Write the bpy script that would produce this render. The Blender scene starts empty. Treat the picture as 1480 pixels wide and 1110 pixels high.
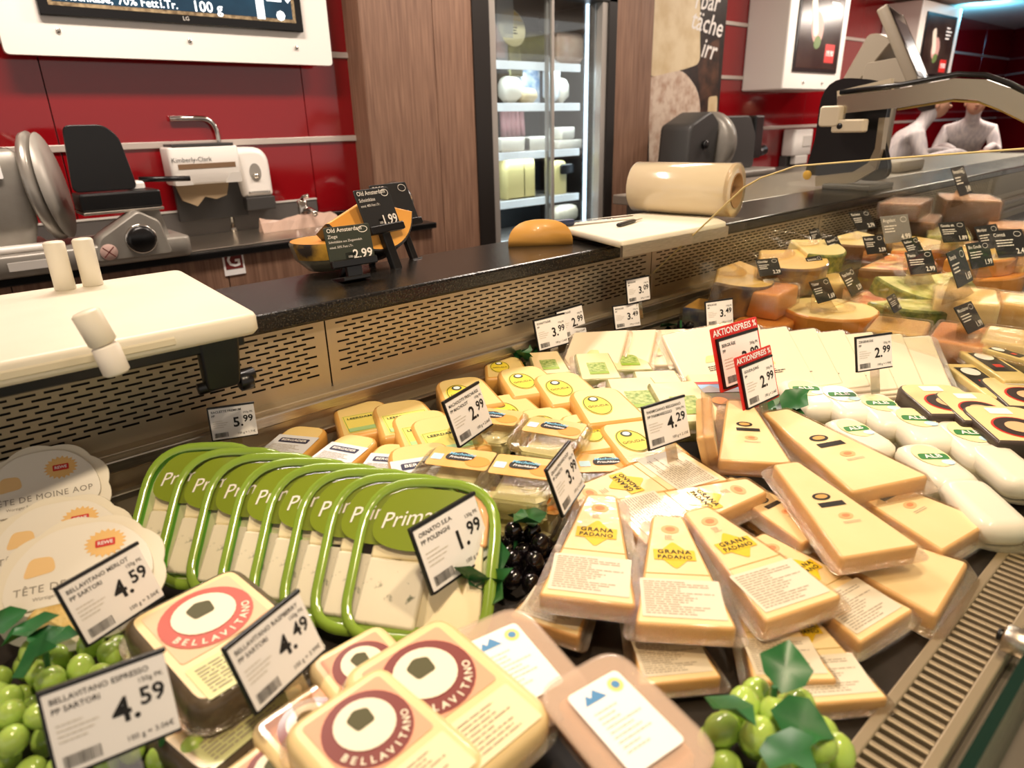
import bpy, bmesh, math, random
from mathutils import Vector, Matrix
random.seed(7)
SC = bpy.context.scene
COL = SC.collection
V = Vector

# ------------------------------------------------------------------ camera
CAMZ = 1.5
W, H, CX, CY = 1480, 1110, 740, 555
vp = V((1944-CX, 148-CY)); nd = V((800-CX, 3050-CY))
F = math.sqrt(-vp.dot(nd))
ax = V((vp.x, vp.y, F)).normalized()          # world X in camera (right, down, forward)
az = -V((nd.x, nd.y, F)).normalized()         # world Z
ay = az.cross(ax)
cam_d = bpy.data.cameras.new('camera'); cam = bpy.data.objects.new('camera', cam_d); COL.objects.link(cam)
cam_d.sensor_width = 36; cam_d.lens = F/W*36; cam_d.clip_start = .02
right = V((ax.x, ay.x, az.x)); down = V((ax.y, ay.y, az.y)); fwd = V((ax.z, ay.z, az.z))
cam.matrix_world = Matrix(((right.x, -down.x, -fwd.x, 0), (right.y, -down.y, -fwd.y, 0), (right.z, -down.z, -fwd.z, CAMZ), (0, 0, 0, 1)))
cam_d.dof.use_dof = True; cam_d.dof.focus_distance = 1.35; cam_d.dof.aperture_fstop = 4.5
SC.camera = cam
SC.view_settings.view_transform = 'Standard'; SC.view_settings.look = 'None'
SC.view_settings.gamma = 1; SC.view_settings.use_curve_mapping = False
SC.view_settings.exposure = 0.3
# ------------------------------------------------------------------ world and shop lights
wd = bpy.data.worlds.new('world'); SC.world = wd; wd.use_nodes = True
wd.node_tree.nodes['Background'].inputs[0].default_value = (1, .88, .78, 1)
wd.node_tree.nodes['Background'].inputs[1].default_value = .55
def lamp(name, kind, loc, power, col, size=.3, target=None, angle=1.2, sizey=None, blend=.6):
    d = bpy.data.lights.new(name, kind); o = bpy.data.objects.new(name, d); COL.objects.link(o)
    o.location = loc; d.energy = power; d.color = col
    if kind == 'AREA':
        d.size = size
        if sizey: d.shape = 'RECTANGLE'; d.size_y = sizey
    else: d.shadow_soft_size = size
    if kind == 'SPOT': d.spot_size = angle; d.spot_blend = blend
    if target is not None: o.rotation_euler = (V(target)-V(loc)).to_track_quat('-Z', 'Y').to_euler()
    return o
WARM = (1, .79, .54)
for i, x in enumerate((.0, .8, 1.7)):          # warm track spots over the cheese case
    lamp('case_spot', 'SPOT', (x-.1, .05, 2.9), 70, WARM, .06, (x+.25, .65, .95), 1.15)
for i, x in enumerate((2.7, 3.8)):
    lamp('case_spot', 'SPOT', (x, .1, 2.9), 85, WARM, .06, (x, .75, 1.0), 1.0)
for x in (.6, 3.0, 6.2):                        # ceiling lights over the service aisle
    lamp('aisle_light', 'AREA', (x, 2.3, 3.05), 50, (1, .86, .74), 1.1, (x, 2.4, 0), sizey=.25)

# ------------------------------------------------------------------ pixel rays to world points
def ray(px, py):
    c = V((px-CX, py-CY, F)); return V((ax.dot(c), ay.dot(c), az.dot(c)))
O = V((0, 0, CAMZ))
def P(px, py, z): d = ray(px, py); return O + d*((z-CAMZ)/d.z)
def PY(px, py, y): d = ray(px, py); return O + d*(y/d.y)
def PX(px, py, x): d = ray(px, py); return O + d*(x/d.x)

# ------------------------------------------------------------------ materials
def lin(h):
    if not isinstance(h, str): return (*h, 1)
    r = [int(h[i:i+2], 16)/255 for i in (0, 2, 4)]
    return tuple(c/12.92 if c < .04045 else ((c+.055)/1.055)**2.4 for c in r) + (1,)
MATS = {}
def mat(name, col='808080', rough=.5, metal=0, coat=0, col2=None, vscale=12, stretch=None, bump=0, bscale=60, sss=0, emit=0, lo=.35, hi=.65, spec=.5):
    if name in MATS: return MATS[name]
    m = bpy.data.materials.new(name); m.use_nodes = True; nt = m.node_tree; b = nt.nodes['Principled BSDF']
    b.inputs['Base Color'].default_value = lin(col); b.inputs['Roughness'].default_value = rough
    b.inputs['Metallic'].default_value = metal; b.inputs['Coat Weight'].default_value = coat; b.inputs['Coat Roughness'].default_value = .08
    b.inputs['Specular IOR Level'].default_value = spec
    if sss: b.inputs['Subsurface Weight'].default_value = sss; b.inputs['Subsurface Radius'].default_value = (.02, .012, .005); b.inputs['Subsurface Scale'].default_value = .3
    tc = nt.nodes.new('ShaderNodeTexCoord'); mp = nt.nodes.new('ShaderNodeMapping'); nt.links.new(tc.outputs['Object'], mp.inputs[0])
    if stretch: mp.inputs['Scale'].default_value = stretch
    if col2:
        n = nt.nodes.new('ShaderNodeTexNoise'); n.inputs['Scale'].default_value = vscale; n.inputs['Detail'].default_value = 5
        nt.links.new(mp.outputs[0], n.inputs['Vector'])
        r = nt.nodes.new('ShaderNodeValToRGB'); r.color_ramp.elements[0].position = lo; r.color_ramp.elements[1].position = hi
        r.color_ramp.elements[0].color = lin(col); r.color_ramp.elements[1].color = lin(col2)
        nt.links.new(n.outputs['Fac'], r.inputs[0]); nt.links.new(r.outputs[0], b.inputs['Base Color'])
        if emit: nt.links.new(r.outputs[0], b.inputs['Emission Color'])
    if bump:
        n = nt.nodes.new('ShaderNodeTexNoise'); n.inputs['Scale'].default_value = bscale; n.inputs['Detail'].default_value = 3
        nt.links.new(mp.outputs[0], n.inputs['Vector'])
        bp = nt.nodes.new('ShaderNodeBump'); bp.inputs['Strength'].default_value = bump; bp.inputs['Distance'].default_value = .004
        nt.links.new(n.outputs['Fac'], bp.inputs['Height'])
        nt.links.new(bp.outputs[0], b.inputs['Coat Normal' if coat else 'Normal'])
        if coat: nt.links.new(bp.outputs[0], b.inputs['Normal'])
    if emit:
        b.inputs['Emission Strength'].default_value = emit
        if not col2: b.inputs['Emission Color'].default_value = lin(col)
    MATS[name] = m; return m
def film(name, tint='ffffff', base=.05, edge=.5, rough=.08, bump=.0, bscale=40):
    if name in MATS: return MATS[name]
    m = bpy.data.materials.new(name); m.use_nodes = True; nt = m.node_tree; nt.nodes.clear()
    out = nt.nodes.new('ShaderNodeOutputMaterial'); mx = nt.nodes.new('ShaderNodeMixShader')
    t = nt.nodes.new('ShaderNodeBsdfTransparent'); t.inputs[0].default_value = lin(tint)
    g = nt.nodes.new('ShaderNodeBsdfGlossy'); g.inputs['Roughness'].default_value = rough; g.inputs[0].default_value = (1, 1, 1, 1)
    lw = nt.nodes.new('ShaderNodeLayerWeight'); lw.inputs[0].default_value = .35
    mr = nt.nodes.new('ShaderNodeMapRange'); mr.inputs[3].default_value = base; mr.inputs[4].default_value = edge
    nt.links.new(lw.outputs['Fresnel'], mr.inputs[0]); nt.links.new(mr.outputs[0], mx.inputs[0])
    nt.links.new(t.outputs[0], mx.inputs[1]); nt.links.new(g.outputs[0], mx.inputs[2]); nt.links.new(mx.outputs[0], out.inputs[0])
    if bump:
        n = nt.nodes.new('ShaderNodeTexNoise'); n.inputs['Scale'].default_value = bscale
        bp = nt.nodes.new('ShaderNodeBump'); bp.inputs['Strength'].default_value = bump; bp.inputs['Distance'].default_value = .01
        nt.links.new(n.outputs['Fac'], bp.inputs['Height']); nt.links.new(bp.outputs[0], g.inputs['Normal'])
    MATS[name] = m; return m
def milky(name, tint, op=.35):
    """thin translucent plastic: diffuse/transparent blend with gloss"""
    if name in MATS: return MATS[name]
    m = bpy.data.materials.new(name); m.use_nodes = True; b = m.node_tree.nodes['Principled BSDF']
    b.inputs['Base Color'].default_value = lin(tint); b.inputs['Roughness'].default_value = .15; b.inputs['Alpha'].default_value = op
    b.inputs['Coat Weight'].default_value = .5
    MATS[name] = m; return m

white = mat('white_plastic', 'f1ece4', .35); paper = mat('white_card', 'f4f1ee', .55); ink = mat('black_ink', '14110f', .6)
black = mat('black_plastic', '0b0a0a', .3); dgrey = mat('dark_grey_plastic', '3a3836', .5); mgrey = mat('grey_casting', '8d8880', .4, col2='98938a')
lgrey = mat('light_grey', 'c9c4bc', .45); chrome = mat('chrome', 'd9d4cc', .12, 1)
steel = mat('brushed_steel', 'b9b0a2', .33, 1, col2='cfc6b8', vscale=30, stretch=(1, 30, 30), bump=.05, bscale=80)
steelm = mat('satin_panel_steel', 'b5a78f', .42, .75)
red = mat('red_gloss_panel', '860d14', .08, coat=.6); redink = mat('red_ink', 'cf2a22', .5)
wood = mat('wood_laminate', '6b4c3b', .55, col2='8f6d57', vscale=3.2, stretch=(26, 26, 1.1), bump=.15, bscale=20, lo=.3, hi=.7)
granite = mat('black_granite', '0e0d0c', .22, col2='4a443c', vscale=260, lo=.5, hi=.8, bump=.12, bscale=160)
filmM = film('clear_film', 'fffaf2', .06, .55, .1, .6, 45); glassM = film('clear_glass', 'f6f7f2', .018, .3, .02)
glassF = film('fridge_glass', 'f2f7f9', .02, .3, .02); tubM = film('clear_tub_plastic', 'f7f5ea', .08, .6, .06, .15, 30); acryl = film('clear_acrylic', 'f3ece0', .12, .6, .08)

# ------------------------------------------------------------------ mesh builders
def mesh_from(verts, faces, m=None, smooth=False, name='mesh'):
    me = bpy.data.meshes.new(name); me.from_pydata([tuple(v) for v in verts], [], faces)
    me.validate()
    if m:
        for q in (m if isinstance(m, (list, tuple)) else [m]): me.materials.append(q)
    if smooth: me.polygons.foreach_set('use_smooth', [True]*len(me.polygons))
    me.update(); return me
def fixn(me):
    bm = bmesh.new(); bm.from_mesh(me); bmesh.ops.recalc_face_normals(bm, faces=bm.faces); bm.to_mesh(me); bm.free(); return me
def rounded(pts, r, seg=4):
    out = []; n = len(pts); pts = [V(p).to_2d() for p in pts]
    rr = r if isinstance(r, (list, tuple)) else [r]*n
    for i in range(n):
        p, a, b = pts[i], pts[i-1], pts[(i+1) % n]; r_ = rr[i]
        if r_ <= 0: out.append(p); continue
        u, v = (a-p), (b-p); k = min(r_, u.length*.49, v.length*.49); u.normalize(); v.normalize()
        A, B = p+u*k, p+v*k
        for s in range(seg+1):
            t = s/seg; out.append((1-t)**2*A + 2*t*(1-t)*p + t*t*B)
    return out
def rect(w, h, r=0, seg=4, cx=0, cy=0):
    p = [(cx-w/2, cy-h/2), (cx+w/2, cy-h/2), (cx+w/2, cy+h/2), (cx-w/2, cy+h/2)]
    return rounded(p, r, seg) if r else [V(q) for q in p]
def ellipse(a, b=None, n=28, cx=0, cy=0, a0=0, a1=2*math.pi):
    b = b or a; return [V((cx+a*math.cos(a0+(a1-a0)*i/n), cy+b*math.sin(a0+(a1-a0)*i/n))) for i in range(n)]
def offset(pts, d):
    n = len(pts); out = []
    for i in range(n):
        a, p, b = pts[i-1], pts[i], pts[(i+1) % n]
        t1 = (p-a); t2 = (b-p)
        t = (t1.normalized() if t1.length > 1e-9 else V((0, 0))) + (t2.normalized() if t2.length > 1e-9 else V((0, 0)))
        if t.length < 1e-9: out.append(p.copy()); continue
        t.normalize(); out.append(p + V((t.y, -t.x))*d)
    return out
def prism(pts, layers, m, smooth=False, caps=True, sidem=None):
    """pts counter-clockwise; layers = [(z, outward offset)] bottom to top"""
    vs, fs = [], []; n = len(pts)
    for z, d in layers: vs += [(p.x, p.y, z) for p in (offset(pts, d) if d else pts)]
    for l in range(len(layers)-1):
        for i in range(n):
            j = (i+1) % n; fs.append((l*n+i, l*n+j, (l+1)*n+j, (l+1)*n+i))
    ns = len(fs)
    if caps: fs.append(tuple(range(n-1, -1, -1))); fs.append(tuple(range((len(layers)-1)*n, len(layers)*n)))
    me = mesh_from(vs, fs, m)
    if sidem:
        me.materials.append(sidem)
        for i in range(ns): me.polygons[i].material_index = len(me.materials)-1
    if smooth: me.polygons.foreach_set('use_smooth', [i < ns for i in range(len(me.polygons))])
    return me
def slab(pts, z0, z1, m, b=.002, sidem=None, smooth=True):
    b = min(b, (z1-z0)*.45); return prism(pts, [(z0, -b), (z0+b, 0), (z1-b, 0), (z1-b*.3, -b*.35), (z1, -b)], m, smooth, True, sidem)
def box(sx, sy, sz, m, b=.002, c=(0, 0, 0)):
    me = slab(rect(sx, sy, min(b*1.5, sx*.2, sy*.2) if b else 0, 2), -sz/2, sz/2, m, b, smooth=False) if b else prism(rect(sx, sy), [(-sz/2, 0), (sz/2, 0)], m)
    if c != (0, 0, 0): me.transform(Matrix.Translation(c))
    return me
def bx(x0, x1, y0, y1, z0, z1, m, b=.002): return box(x1-x0, y1-y0, z1-z0, m, b, ((x0+x1)/2, (y0+y1)/2, (z0+z1)/2))
def decal(pts, m, z=0): return mesh_from([(p.x, p.y, z) for p in pts], [tuple(range(len(pts)))], m)
def ring(pts, w, m, z=0, h=0):
    n = len(pts); q = offset(pts, -w); vs = [(p.x, p.y, z) for p in pts]+[(p.x, p.y, z+h) for p in q]
    return mesh_from(vs, [(i, (i+1) % n, n+(i+1) % n, n+i) for i in range(n)], m)
def lathe(prof, m, seg=28, a1=2*math.pi, smooth=True):
    vs, fs = [], []; full = abs(a1-2*math.pi) < 1e-6; N = seg if full else seg+1
    for r, z in prof: vs += [(r*math.cos(a1*i/seg), r*math.sin(a1*i/seg), z) for i in range(N)]
    for l in range(len(prof)-1):
        for i in range(seg):
            j = (i+1) % N; fs.append((l*N+i, l*N+j, (l+1)*N+j, (l+1)*N+i))
    return mesh_from(vs, fs, m, smooth)
def cyl(r, h, m, seg=24, b=.002, z0=0): return lathe([(0, z0), (r-b, z0), (r, z0+b), (r, z0+h-b), (r-b, z0+h), (0, z0+h)], m, seg)
def ball(r, m, sx=1, sy=1, sz=1, seg=14):
    return lathe([(r*math.sin(math.pi*i/8), -r*math.cos(math.pi*i/8)) for i in range(9)], m, seg).copy() if (sx, sy, sz) == (1, 1, 1) else _ball(r, m, sx, sy, sz, seg)
def _ball(r, m, sx, sy, sz, seg):
    me = lathe([(r*math.sin(math.pi*i/8), -r*math.cos(math.pi*i/8)) for i in range(9)], m, seg); me.transform(Matrix.Diagonal((sx, sy, sz, 1))); return me
def tube(pts, r, m, seg=10, flat=None):
    pts = [V(p) for p in pts]; vs, fs = [], []; up = V((0, 0, 1))
    for i, p in enumerate(pts):
        t = (pts[min(i+1, len(pts)-1)]-pts[max(i-1, 0)]).normalized()
        u = up if abs(t.dot(up)) < .95 else V((1, 0, 0)); s = t.cross(u).normalized(); w = s.cross(t)
        for k in range(seg):
            a = 2*math.pi*k/seg+math.pi/seg; ru, rw = (r, r) if not flat else flat
            vs.append(p+s*ru*math.cos(a)*(1.414 if seg == 4 else 1)+w*rw*math.sin(a)*(1.414 if seg == 4 else 1))
    for i in range(len(pts)-1):
        for k in range(seg):
            l = (k+1) % seg; fs.append((i*seg+k, i*seg+l, (i+1)*seg+l, (i+1)*seg+k))
    fs += [tuple(range(seg-1, -1, -1)), tuple(range((len(pts)-1)*seg, len(pts)*seg))]
    return fixn(mesh_from(vs, fs, m, seg > 6))
def bezier(a, b, c, n=8): a, b, c = V(a), V(b), V(c); return [(1-t)**2*a+2*t*(1-t)*b+t*t*c for t in [i/n for i in range(n+1)]]
TX = {}
def txt(s, size, m, shear=0, al='CENTER', bold=0, space=1):
    k = (s, size, m.name, shear, al, bold, space)
    if k in TX: return TX[k]
    c = bpy.data.curves.new('t', 'FONT'); c.body = s; c.size = size; c.align_x = al; c.align_y = 'CENTER'; c.shear = shear; c.offset = bold*size; c.resolution_u = 2; c.space_character = space
    o = bpy.data.objects.new('t', c); me = bpy.data.meshes.new_from_object(o); bpy.data.objects.remove(o); bpy.data.curves.remove(c)
    me.materials.clear(); me.materials.append(m); TX[k] = me; return me
def lines(w, h, n, m, seed=1, fill=.55, al=0):
    rd = random.Random(seed); vs, fs = [], []; p = h/n
    for i in range(n):
        y = h/2-p*(i+.5); x = -w/2; end = -w/2+w*rd.uniform(.45, 1)
        while x < end:
            l = rd.uniform(.04, .16)*w; e = min(x+l, end); k = len(vs)
            vs += [(x, y-p*fill/2, 0), (e, y-p*fill/2, 0), (e, y+p*fill/2, 0), (x, y+p*fill/2, 0)]; fs.append((k, k+1, k+2, k+3)); x = e+w*.018
    return mesh_from(vs, fs, m)
def barcode(w, h, m, seed=3):
    rd = random.Random(seed); vs, fs = [], []; x = 0
    while x < w:
        l = rd.choice((.012, .02, .03))*w; k = len(vs); vs += [(x, 0, 0), (x+l, 0, 0), (x+l, h, 0), (x, h, 0)]; fs.append((k, k+1, k+2, k+3)); x += l+rd.choice((.015, .025))*w
    return mesh_from(vs, fs, m)

# ------------------------------------------------------------------ objects
def tag_(o, label=None, cat=None, group=None, kind=None):
    for k, v in (('label', label), ('category', cat), ('group', group), ('kind', kind)):
        if v: o[k] = v
    return o
def new(name, me, parent=None, M=None, label=None, cat=None, group=None, kind=None):
    o = bpy.data.objects.new(name, me); COL.objects.link(o)
    if parent: o.parent = parent
    if M is not None: o.matrix_local = M
    return tag_(o, label, cat, group, kind)
def struct(name, me, M=None): return new(name, me, None, M, kind='structure')
def TR(x=0, y=0, z=0, rx=0, ry=0, rz=0, s=1):
    from mathutils import Euler
    return Matrix.Translation((x, y, z)) @ Euler((math.radians(rx), math.radians(ry), math.radians(rz))).to_matrix().to_4x4() @ Matrix.Scale(s, 4)
class Kit:
    def __init__(s): s.p = []
    def add(s, name, me, M=None, up=None, label=None): s.p.append((name, me, M, up, label)); return len(s.p)-1
def spawn(kit, name, label, cat, M, group=None):
    r = new(name, None, None, M, label, cat, group); r.empty_display_size = .02; os = []
    for n, me, m, up, lb in kit.p:
        os.append(new(n, me, os[up] if up is not None else r, m if m is not None else Matrix.Identity(4), lb))
    return r
def basis(o, x, y, z, s=1):
    return Matrix(((x.x*s, y.x*s, z.x*s, o.x), (x.y*s, y.y*s, z.y*s, o.y), (x.z*s, y.z*s, z.z*s, o.z), (0, 0, 0, 1)))
def lay(p0, p1, z0, z1, L, roll=0, smin=.7, smax=1.35):
    """frame with origin at pixel p0 (height z0), +Y towards pixel p1 (height z1); nominal length L sets the scale"""
    a, b = P(*p0, z0), P(*p1, z1); d = b-a; s = max(smin, min(smax, d.length/L)); y = d.normalized()
    x = y.cross(V((0, 0, 1))).normalized(); z = x.cross(y)
    if roll:
        q = Matrix.Rotation(math.radians(roll), 3, y); x = q @ x; z = q @ z
    return basis(a, x, y, z, s)
def stand(bl, br, z, tilt, w):
    """upright card: bottom corners at two pixels at height z, leaning back by tilt"""
    a, b = P(*bl, z), P(*br, z); x = (b-a); s = x.length/w; x.normalize(); h = V((0, 0, 1)).cross(x); t = math.radians(tilt)
    y = V((0, 0, 1))*math.cos(t)+h*math.sin(t); return basis((a+b)/2, x, y, x.cross(y), s)
# ================================================================== the setting
YW = 3.5
floorM = mat('floor_tile', '6f655c', .35, col2='7d7268', vscale=4)
ceilM = mat('ceiling_paint', 'd9c9bb', .8)
struct('floor', bx(-4, 14, -3, 5.2, -.05, 0, floorM, 0))
struct('ceiling', bx(-4, 14, -3, 5.2, 3.2, 3.25, ceilM, 0))
xa = PY(540, 250, 3.34).x; xb = PY(690, 250, 3.34).x; xc = PY(886, 200, 3.34).x; xd = PY(937, 200, 3.34).x; xe = PY(1043, 100, 3.46).x
darkwall = mat('wall_backing', '2a1512', .7)
wl = struct('wall_back', bx(-4, xa+.02, YW+.02, YW+.1, 0, 3.2, darkwall, 0))
def panels(par, cols, rows, y, m):
    for i in range(len(cols)-1):
        for j in range(len(rows)-1):
            new('panel', bx(cols[i]+.002, cols[i+1]-.002, y, y+.018, rows[j]+.001, rows[j+1]-.001, m, .001), par)
s1 = PY(66, 130, YW).x; s2 = PY(453, 250, YW).x
panels(wl, [-4, -1.2, s1, s2, xa+.02], [0.9, 1.44, 1.845, 2.3, 3.2], YW, red)
railM = mat('rail_aluminium', 'c8bcb2', .4, .3)
n_trim = 0
def trim(me):
    global n_trim; n_trim += 1; return struct('trim_%d' % n_trim, me)
for z in (1.44, 1.845, 2.3): trim(bx(-4, xa, YW-.012, YW+.001, z-.014, z+.014, railM, .002))
# wood pillar, wood strip, wall behind fridge
pl = struct('wall_pillar', bx(xa+.004, xb-.002, 3.36, 4.1, 0, 3.2, darkwall, 0))
xs = PY(632, 150, 3.34).x
for a, b in ((xa, xs), (xs+.003, xb)): new('panel', bx(a, b, 3.34, 3.362, 0, 3.2, wood, .002), pl)
new('panel', bx(xa-.002, xa+.02, 3.345, YW, 0, 3.2, wood, .001), pl)
wr = struct('wall_fridge_side', bx(xc+.02, xd, 3.362, 4.1, 0, 3.2, darkwall, 0))
xm = (xc+xd)/2+.05
for a, b in ((xc+.002, xm), (xm+.003, xd)): new('panel', bx(a, b, 3.34, 3.364, 0, 3.2, wood, .002), wr)
wf = struct('wall_right', bx(xd, 13.6, YW+.02, YW+.1, 0, 3.2, darkwall, 0))
panels(wf, [xe+.01, 6.9, 8.6, 10.2, 11.8, 13.5], [.9, 1.40, 1.815, 2.22, 3.2], YW, red)
for z in (1.40, 1.815, 2.22): trim(bx(xe+.01, 13.4, YW-.012, YW+.001, z-.014, z+.014, railM, .002))
# slanted end wall
M_end = Matrix.Translation((13.4, 3.75, 0)) @ Matrix.Rotation(math.radians(213), 4, 'Z')
we = new('wall_end', bx(0, 6, .02, .1, 0, 3.2, darkwall, 0), None, M_end, kind='structure')
for j, (a, b) in enumerate(((.9, 1.5), (1.5, 2.0), (2.0, 3.2))):
    for i in range(3): new('panel', bx(i*2+.003, i*2+1.997, 0, .019, a+.012, b-.012, red, .001), we)
for z in (1.5, 2.0):
    t = trim(bx(0, 6, -.012, .02, z-.012, z+.012, railM, .002)); t.matrix_world = M_end
struct('ceiling_soffit', bx(7.6, 14, -3, YW+.02, 2.62, 2.68, ceilM, 0))
lamp('blue_ceiling_lamp', 'AREA', (9.6, 2.9, 2.45), 16, (.12, .6, 1), .4, (10, 3.1, 2.7))
lamp('aisle_light', 'AREA', (8.6, 2.0, 2.6), 60, (1, .86, .74), .8, (8.6, 2.2, 0))

# ---- poster with cheese print
posterM = mat('poster_dark_print', '17100d', .45, col2='2b1d16', vscale=30)
po = new('cheese_poster', bx(xd+.005, xe, 3.455, 3.475, .95, 2.75, posterM, .002), None, None, 'tall dark wall poster printed with stacked cheeses and white handwriting', 'poster')
prA = mat('print_pale_cheese', 'e2cfaa', .5, col2='cdb488', vscale=6); prB = mat('print_mould_rind', 'd8c4b0', .5, col2='a9826a', vscale=14, lo=.42, hi=.75); prN = mat('print_nuts', '5a3a28', .5, col2='20120c', vscale=9); prE = mat('print_rind_edge', 'c89f6c', .5)
def pp(px, py, y=3.453): q = PY(px, py, y); return V((q.x, q.z))
def poster_shape(name, pix, m, r, dy, seg=5):
    pts = rounded([pp(*q) for q in pix], r, seg); me = mesh_from([(p.x, 3.4545-dy, p.y) for p in pts], [tuple(range(len(pts)))], m); return new(name, me, po)
poster_shape('printed_nuts', [(1008, 72), (1040, 55), (1037, 165), (1012, 175)], prN, .03, .0004)
poster_shape('printed_cheese', [(938, -60), (1012, -20), (1012, 92), (990, 100), (938, 112)], prA, .07, .0012)
poster_shape('printed_cheese', [(938, 112), (985, 98), (1014, 135), (1006, 250), (938, 260)], prB, [0, .12, .2, .05, 0], .0008)
poster_shape('printed_rind', [(1010, 170), (1020, 190), (1018, 260), (1002, 260)], prE, .02, .0010)
poster_shape('printed_cheese', [(1024, 140), (1037, 138), (1033, 260), (1018, 260)], prA, .03, .0014)
def wtext(par, name, s, px, py, size, m, y, shear=0, bold=0, rz=0, al='CENTER'):
    q = PY(px, py, y); return new(name, txt(s, size, m, shear, al, bold), par, TR(q.x, y, q.z, 90, 0, 0) @ Matrix.Rotation(math.radians(rz), 4, 'Z'))
wink = mat('white_ink', 'efe9e2', .6)
wtext(po, 'lettering', 'rbar', 1022, 2, .19, wink, 3.452, .25, .01); wtext(po, 'lettering', 'täche', 1022, 35, .2, wink, 3.452, .25, .01, -6); wtext(po, 'lettering', 'irr', 1024, 72, .2, wink, 3.452, .3, .01, -6)

# ================================================================== big price screen
tvx0, tvx1 = PY(4, 66, 3.38).x, PY(481, 95, 3.38).x; tvz = PY(481, 95, 3.38).z
tv = new('price_screen', None, None, None, 'large wide price screen in a white frame on red wall', 'screen')
fr = rounded([(tvx0, tvz), (tvx1, tvz), (tvx1, tvz+.85), (tvx0, tvz+.85)], .02, 4)
new('frame', prism(fr, [(0, 0), (.03, 0)], white), tv, TR(0, 3.41, 0, 90))
new('wall_mount', bx((tvx0+tvx1)/2-.3, (tvx0+tvx1)/2+.3, 3.41, 3.5, tvz+.2, tvz+.6, dgrey), tv)
bx0, bx1 = PY(54, 12, 3.37).x, PY(437, 46, 3.37).x; bz = PY(437, 46, 3.37).z-.004
bez = new('bezel', bx(bx0, bx1, 3.352, 3.38, bz, bz+.62, mat('tv_bezel', '0d0c0c', .25), .004), tv)
scrM = mat('screen_picture', '0b1d2c', .15, col2='17374a', vscale=3, emit=.6)
new('screen', bx(bx0+.05, bx1-.05, 3.349, 3.353, bz+.05, bz+.57, scrM, 0), tv)
edgeM = mat('screen_edge_picture', 'a08a68', .2, col2='5c4a34', vscale=40, emit=.35)
new('screen_border', bx(bx0+.035, bx1-.035, 3.3505, 3.3525, bz+.036, bz+.5, edgeM, 0), tv)
temit = mat('screen_white_text', 'e8f1f5', .3, emit=1.2)
for w_, x_, y_ in (('Frischkäse,', 163, 0), ('70%', 198, 3), ('Fett', 229, 6), ('i.Tr.', 257, 8)): wtext(bez, 'lettering', w_, x_, y_, .043, temit, 3.3475, 0, .012, 0, 'RIGHT')
wtext(bez, 'lettering', '100 g', 300, 11, .058, temit, 3.3475, 0, .012)
wtext(bez, 'lettering', '1.', 383, -2, .26, temit, 3.3475, 0, .02)
wtext(bez, 'lettering', '29', 405, -14, .15, temit, 3.3475, 0, .02)
wtext(bez, 'maker_mark', 'LG', 269, 27, .022, lgrey, 3.3505, 0, .01)
for q in ((84, 44), (274, 59), (428, 69)):
    p = PY(*q, 3.378); new('screw', cyl(.009, .008, chrome, 12, .001), tv, TR(p.x, 3.38, p.z, 90))

# ================================================================== back counter with sink
xk = PY(628, 318, 3.0).x; bct = 1.02
bc = new('back_counter', None, None, None, 'long wood fronted back counter with black edged steel worktop', 'counter')
new('worktop', bx(-3, xk, 2.98, YW-.015, bct-.03, bct, black, .004), bc)
new('steel_top', bx(-3, xk-.3, 3.03, YW-.02, bct, bct+.006, steel, .002), bc)
new('backsplash', bx(-3, xk-.42, YW-.02, YW-.004, bct, bct+.12, mat('backsplash_grey', '5a5653', .45), .002), bc)
new('backsplash_edge', bx(-3, xk-.42, YW-.024, YW-.002, bct+.12, bct+.128, lgrey, .001), bc)
for a, b in ((-3, .2), (.203, PY(330, 400, 3.0).x), (PY(330, 400, 3.0).x+.004, xk-.02)):
    new('door', bx(a, b, 3.0, 3.02, .1, bct-.03, wood, .002), bc)
new('body', bx(-3, xk-.02, 3.02, YW-.02, .1, bct-.05, dgrey, 0), bc)
new('plinth', bx(-3, xk-.03, 3.06, YW-.02, 0, .1, dgrey, 0), bc)
sg = PY(338, 379, 2.995); sgn = new('letter_sign', bx(sg.x-.045, sg.x+.045, 2.996, 2.9995, sg.z-.055, sg.z+.055, paper, .0005), bc)
new('letter_field', bx(sg.x-.037, sg.x+.037, 2.995, 2.9965, sg.z-.028, sg.z+.045, mat('dark_red_print', '6d211c', .5), 0), sgn)
new('lettering', txt('G', .085, paper, 0, 'CENTER', .015), sgn, TR(sg.x, 2.9945, sg.z+.008, 90))
# faucets
fa = P(432, 325, bct+.006); ft = new('sink_faucet', None, None, Matrix.Translation((fa.x, 3.36, bct+.006)), 'short chrome mixer faucet on the steel sink', 'faucet')
new('body', cyl(.024, .13, chrome, 16), ft); new('lever', tube([(0, 0, .135), (0, -.02, .15), (.0, -.075, .155)], .009, chrome), ft); new('spout', tube(bezier((0, 0, .07), (0, -.08, .11), (.0, -.14, .07)), .013, chrome), ft); new('base', cyl(.032, .012, chrome, 16), ft)
fb = PY(322, 200, 3.42); ft = new('tall_faucet', None, None, Matrix.Translation((fb.x, 3.482, bct+.006)), 'tall bent chrome water pipe behind the paper towel dispenser', 'faucet')
top = PY(318, 172, 3.42).z-bct
new('pipe', tube([(0, 0, 0), (0, 0, top-.09)]+bezier((0, 0, top-.08), (0, 0, top), (-.07, 0, top), 6)+[(-.2, 0, top)], .012, chrome), ft); new('base', cyl(.017, .02, chrome, 16), ft)
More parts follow.
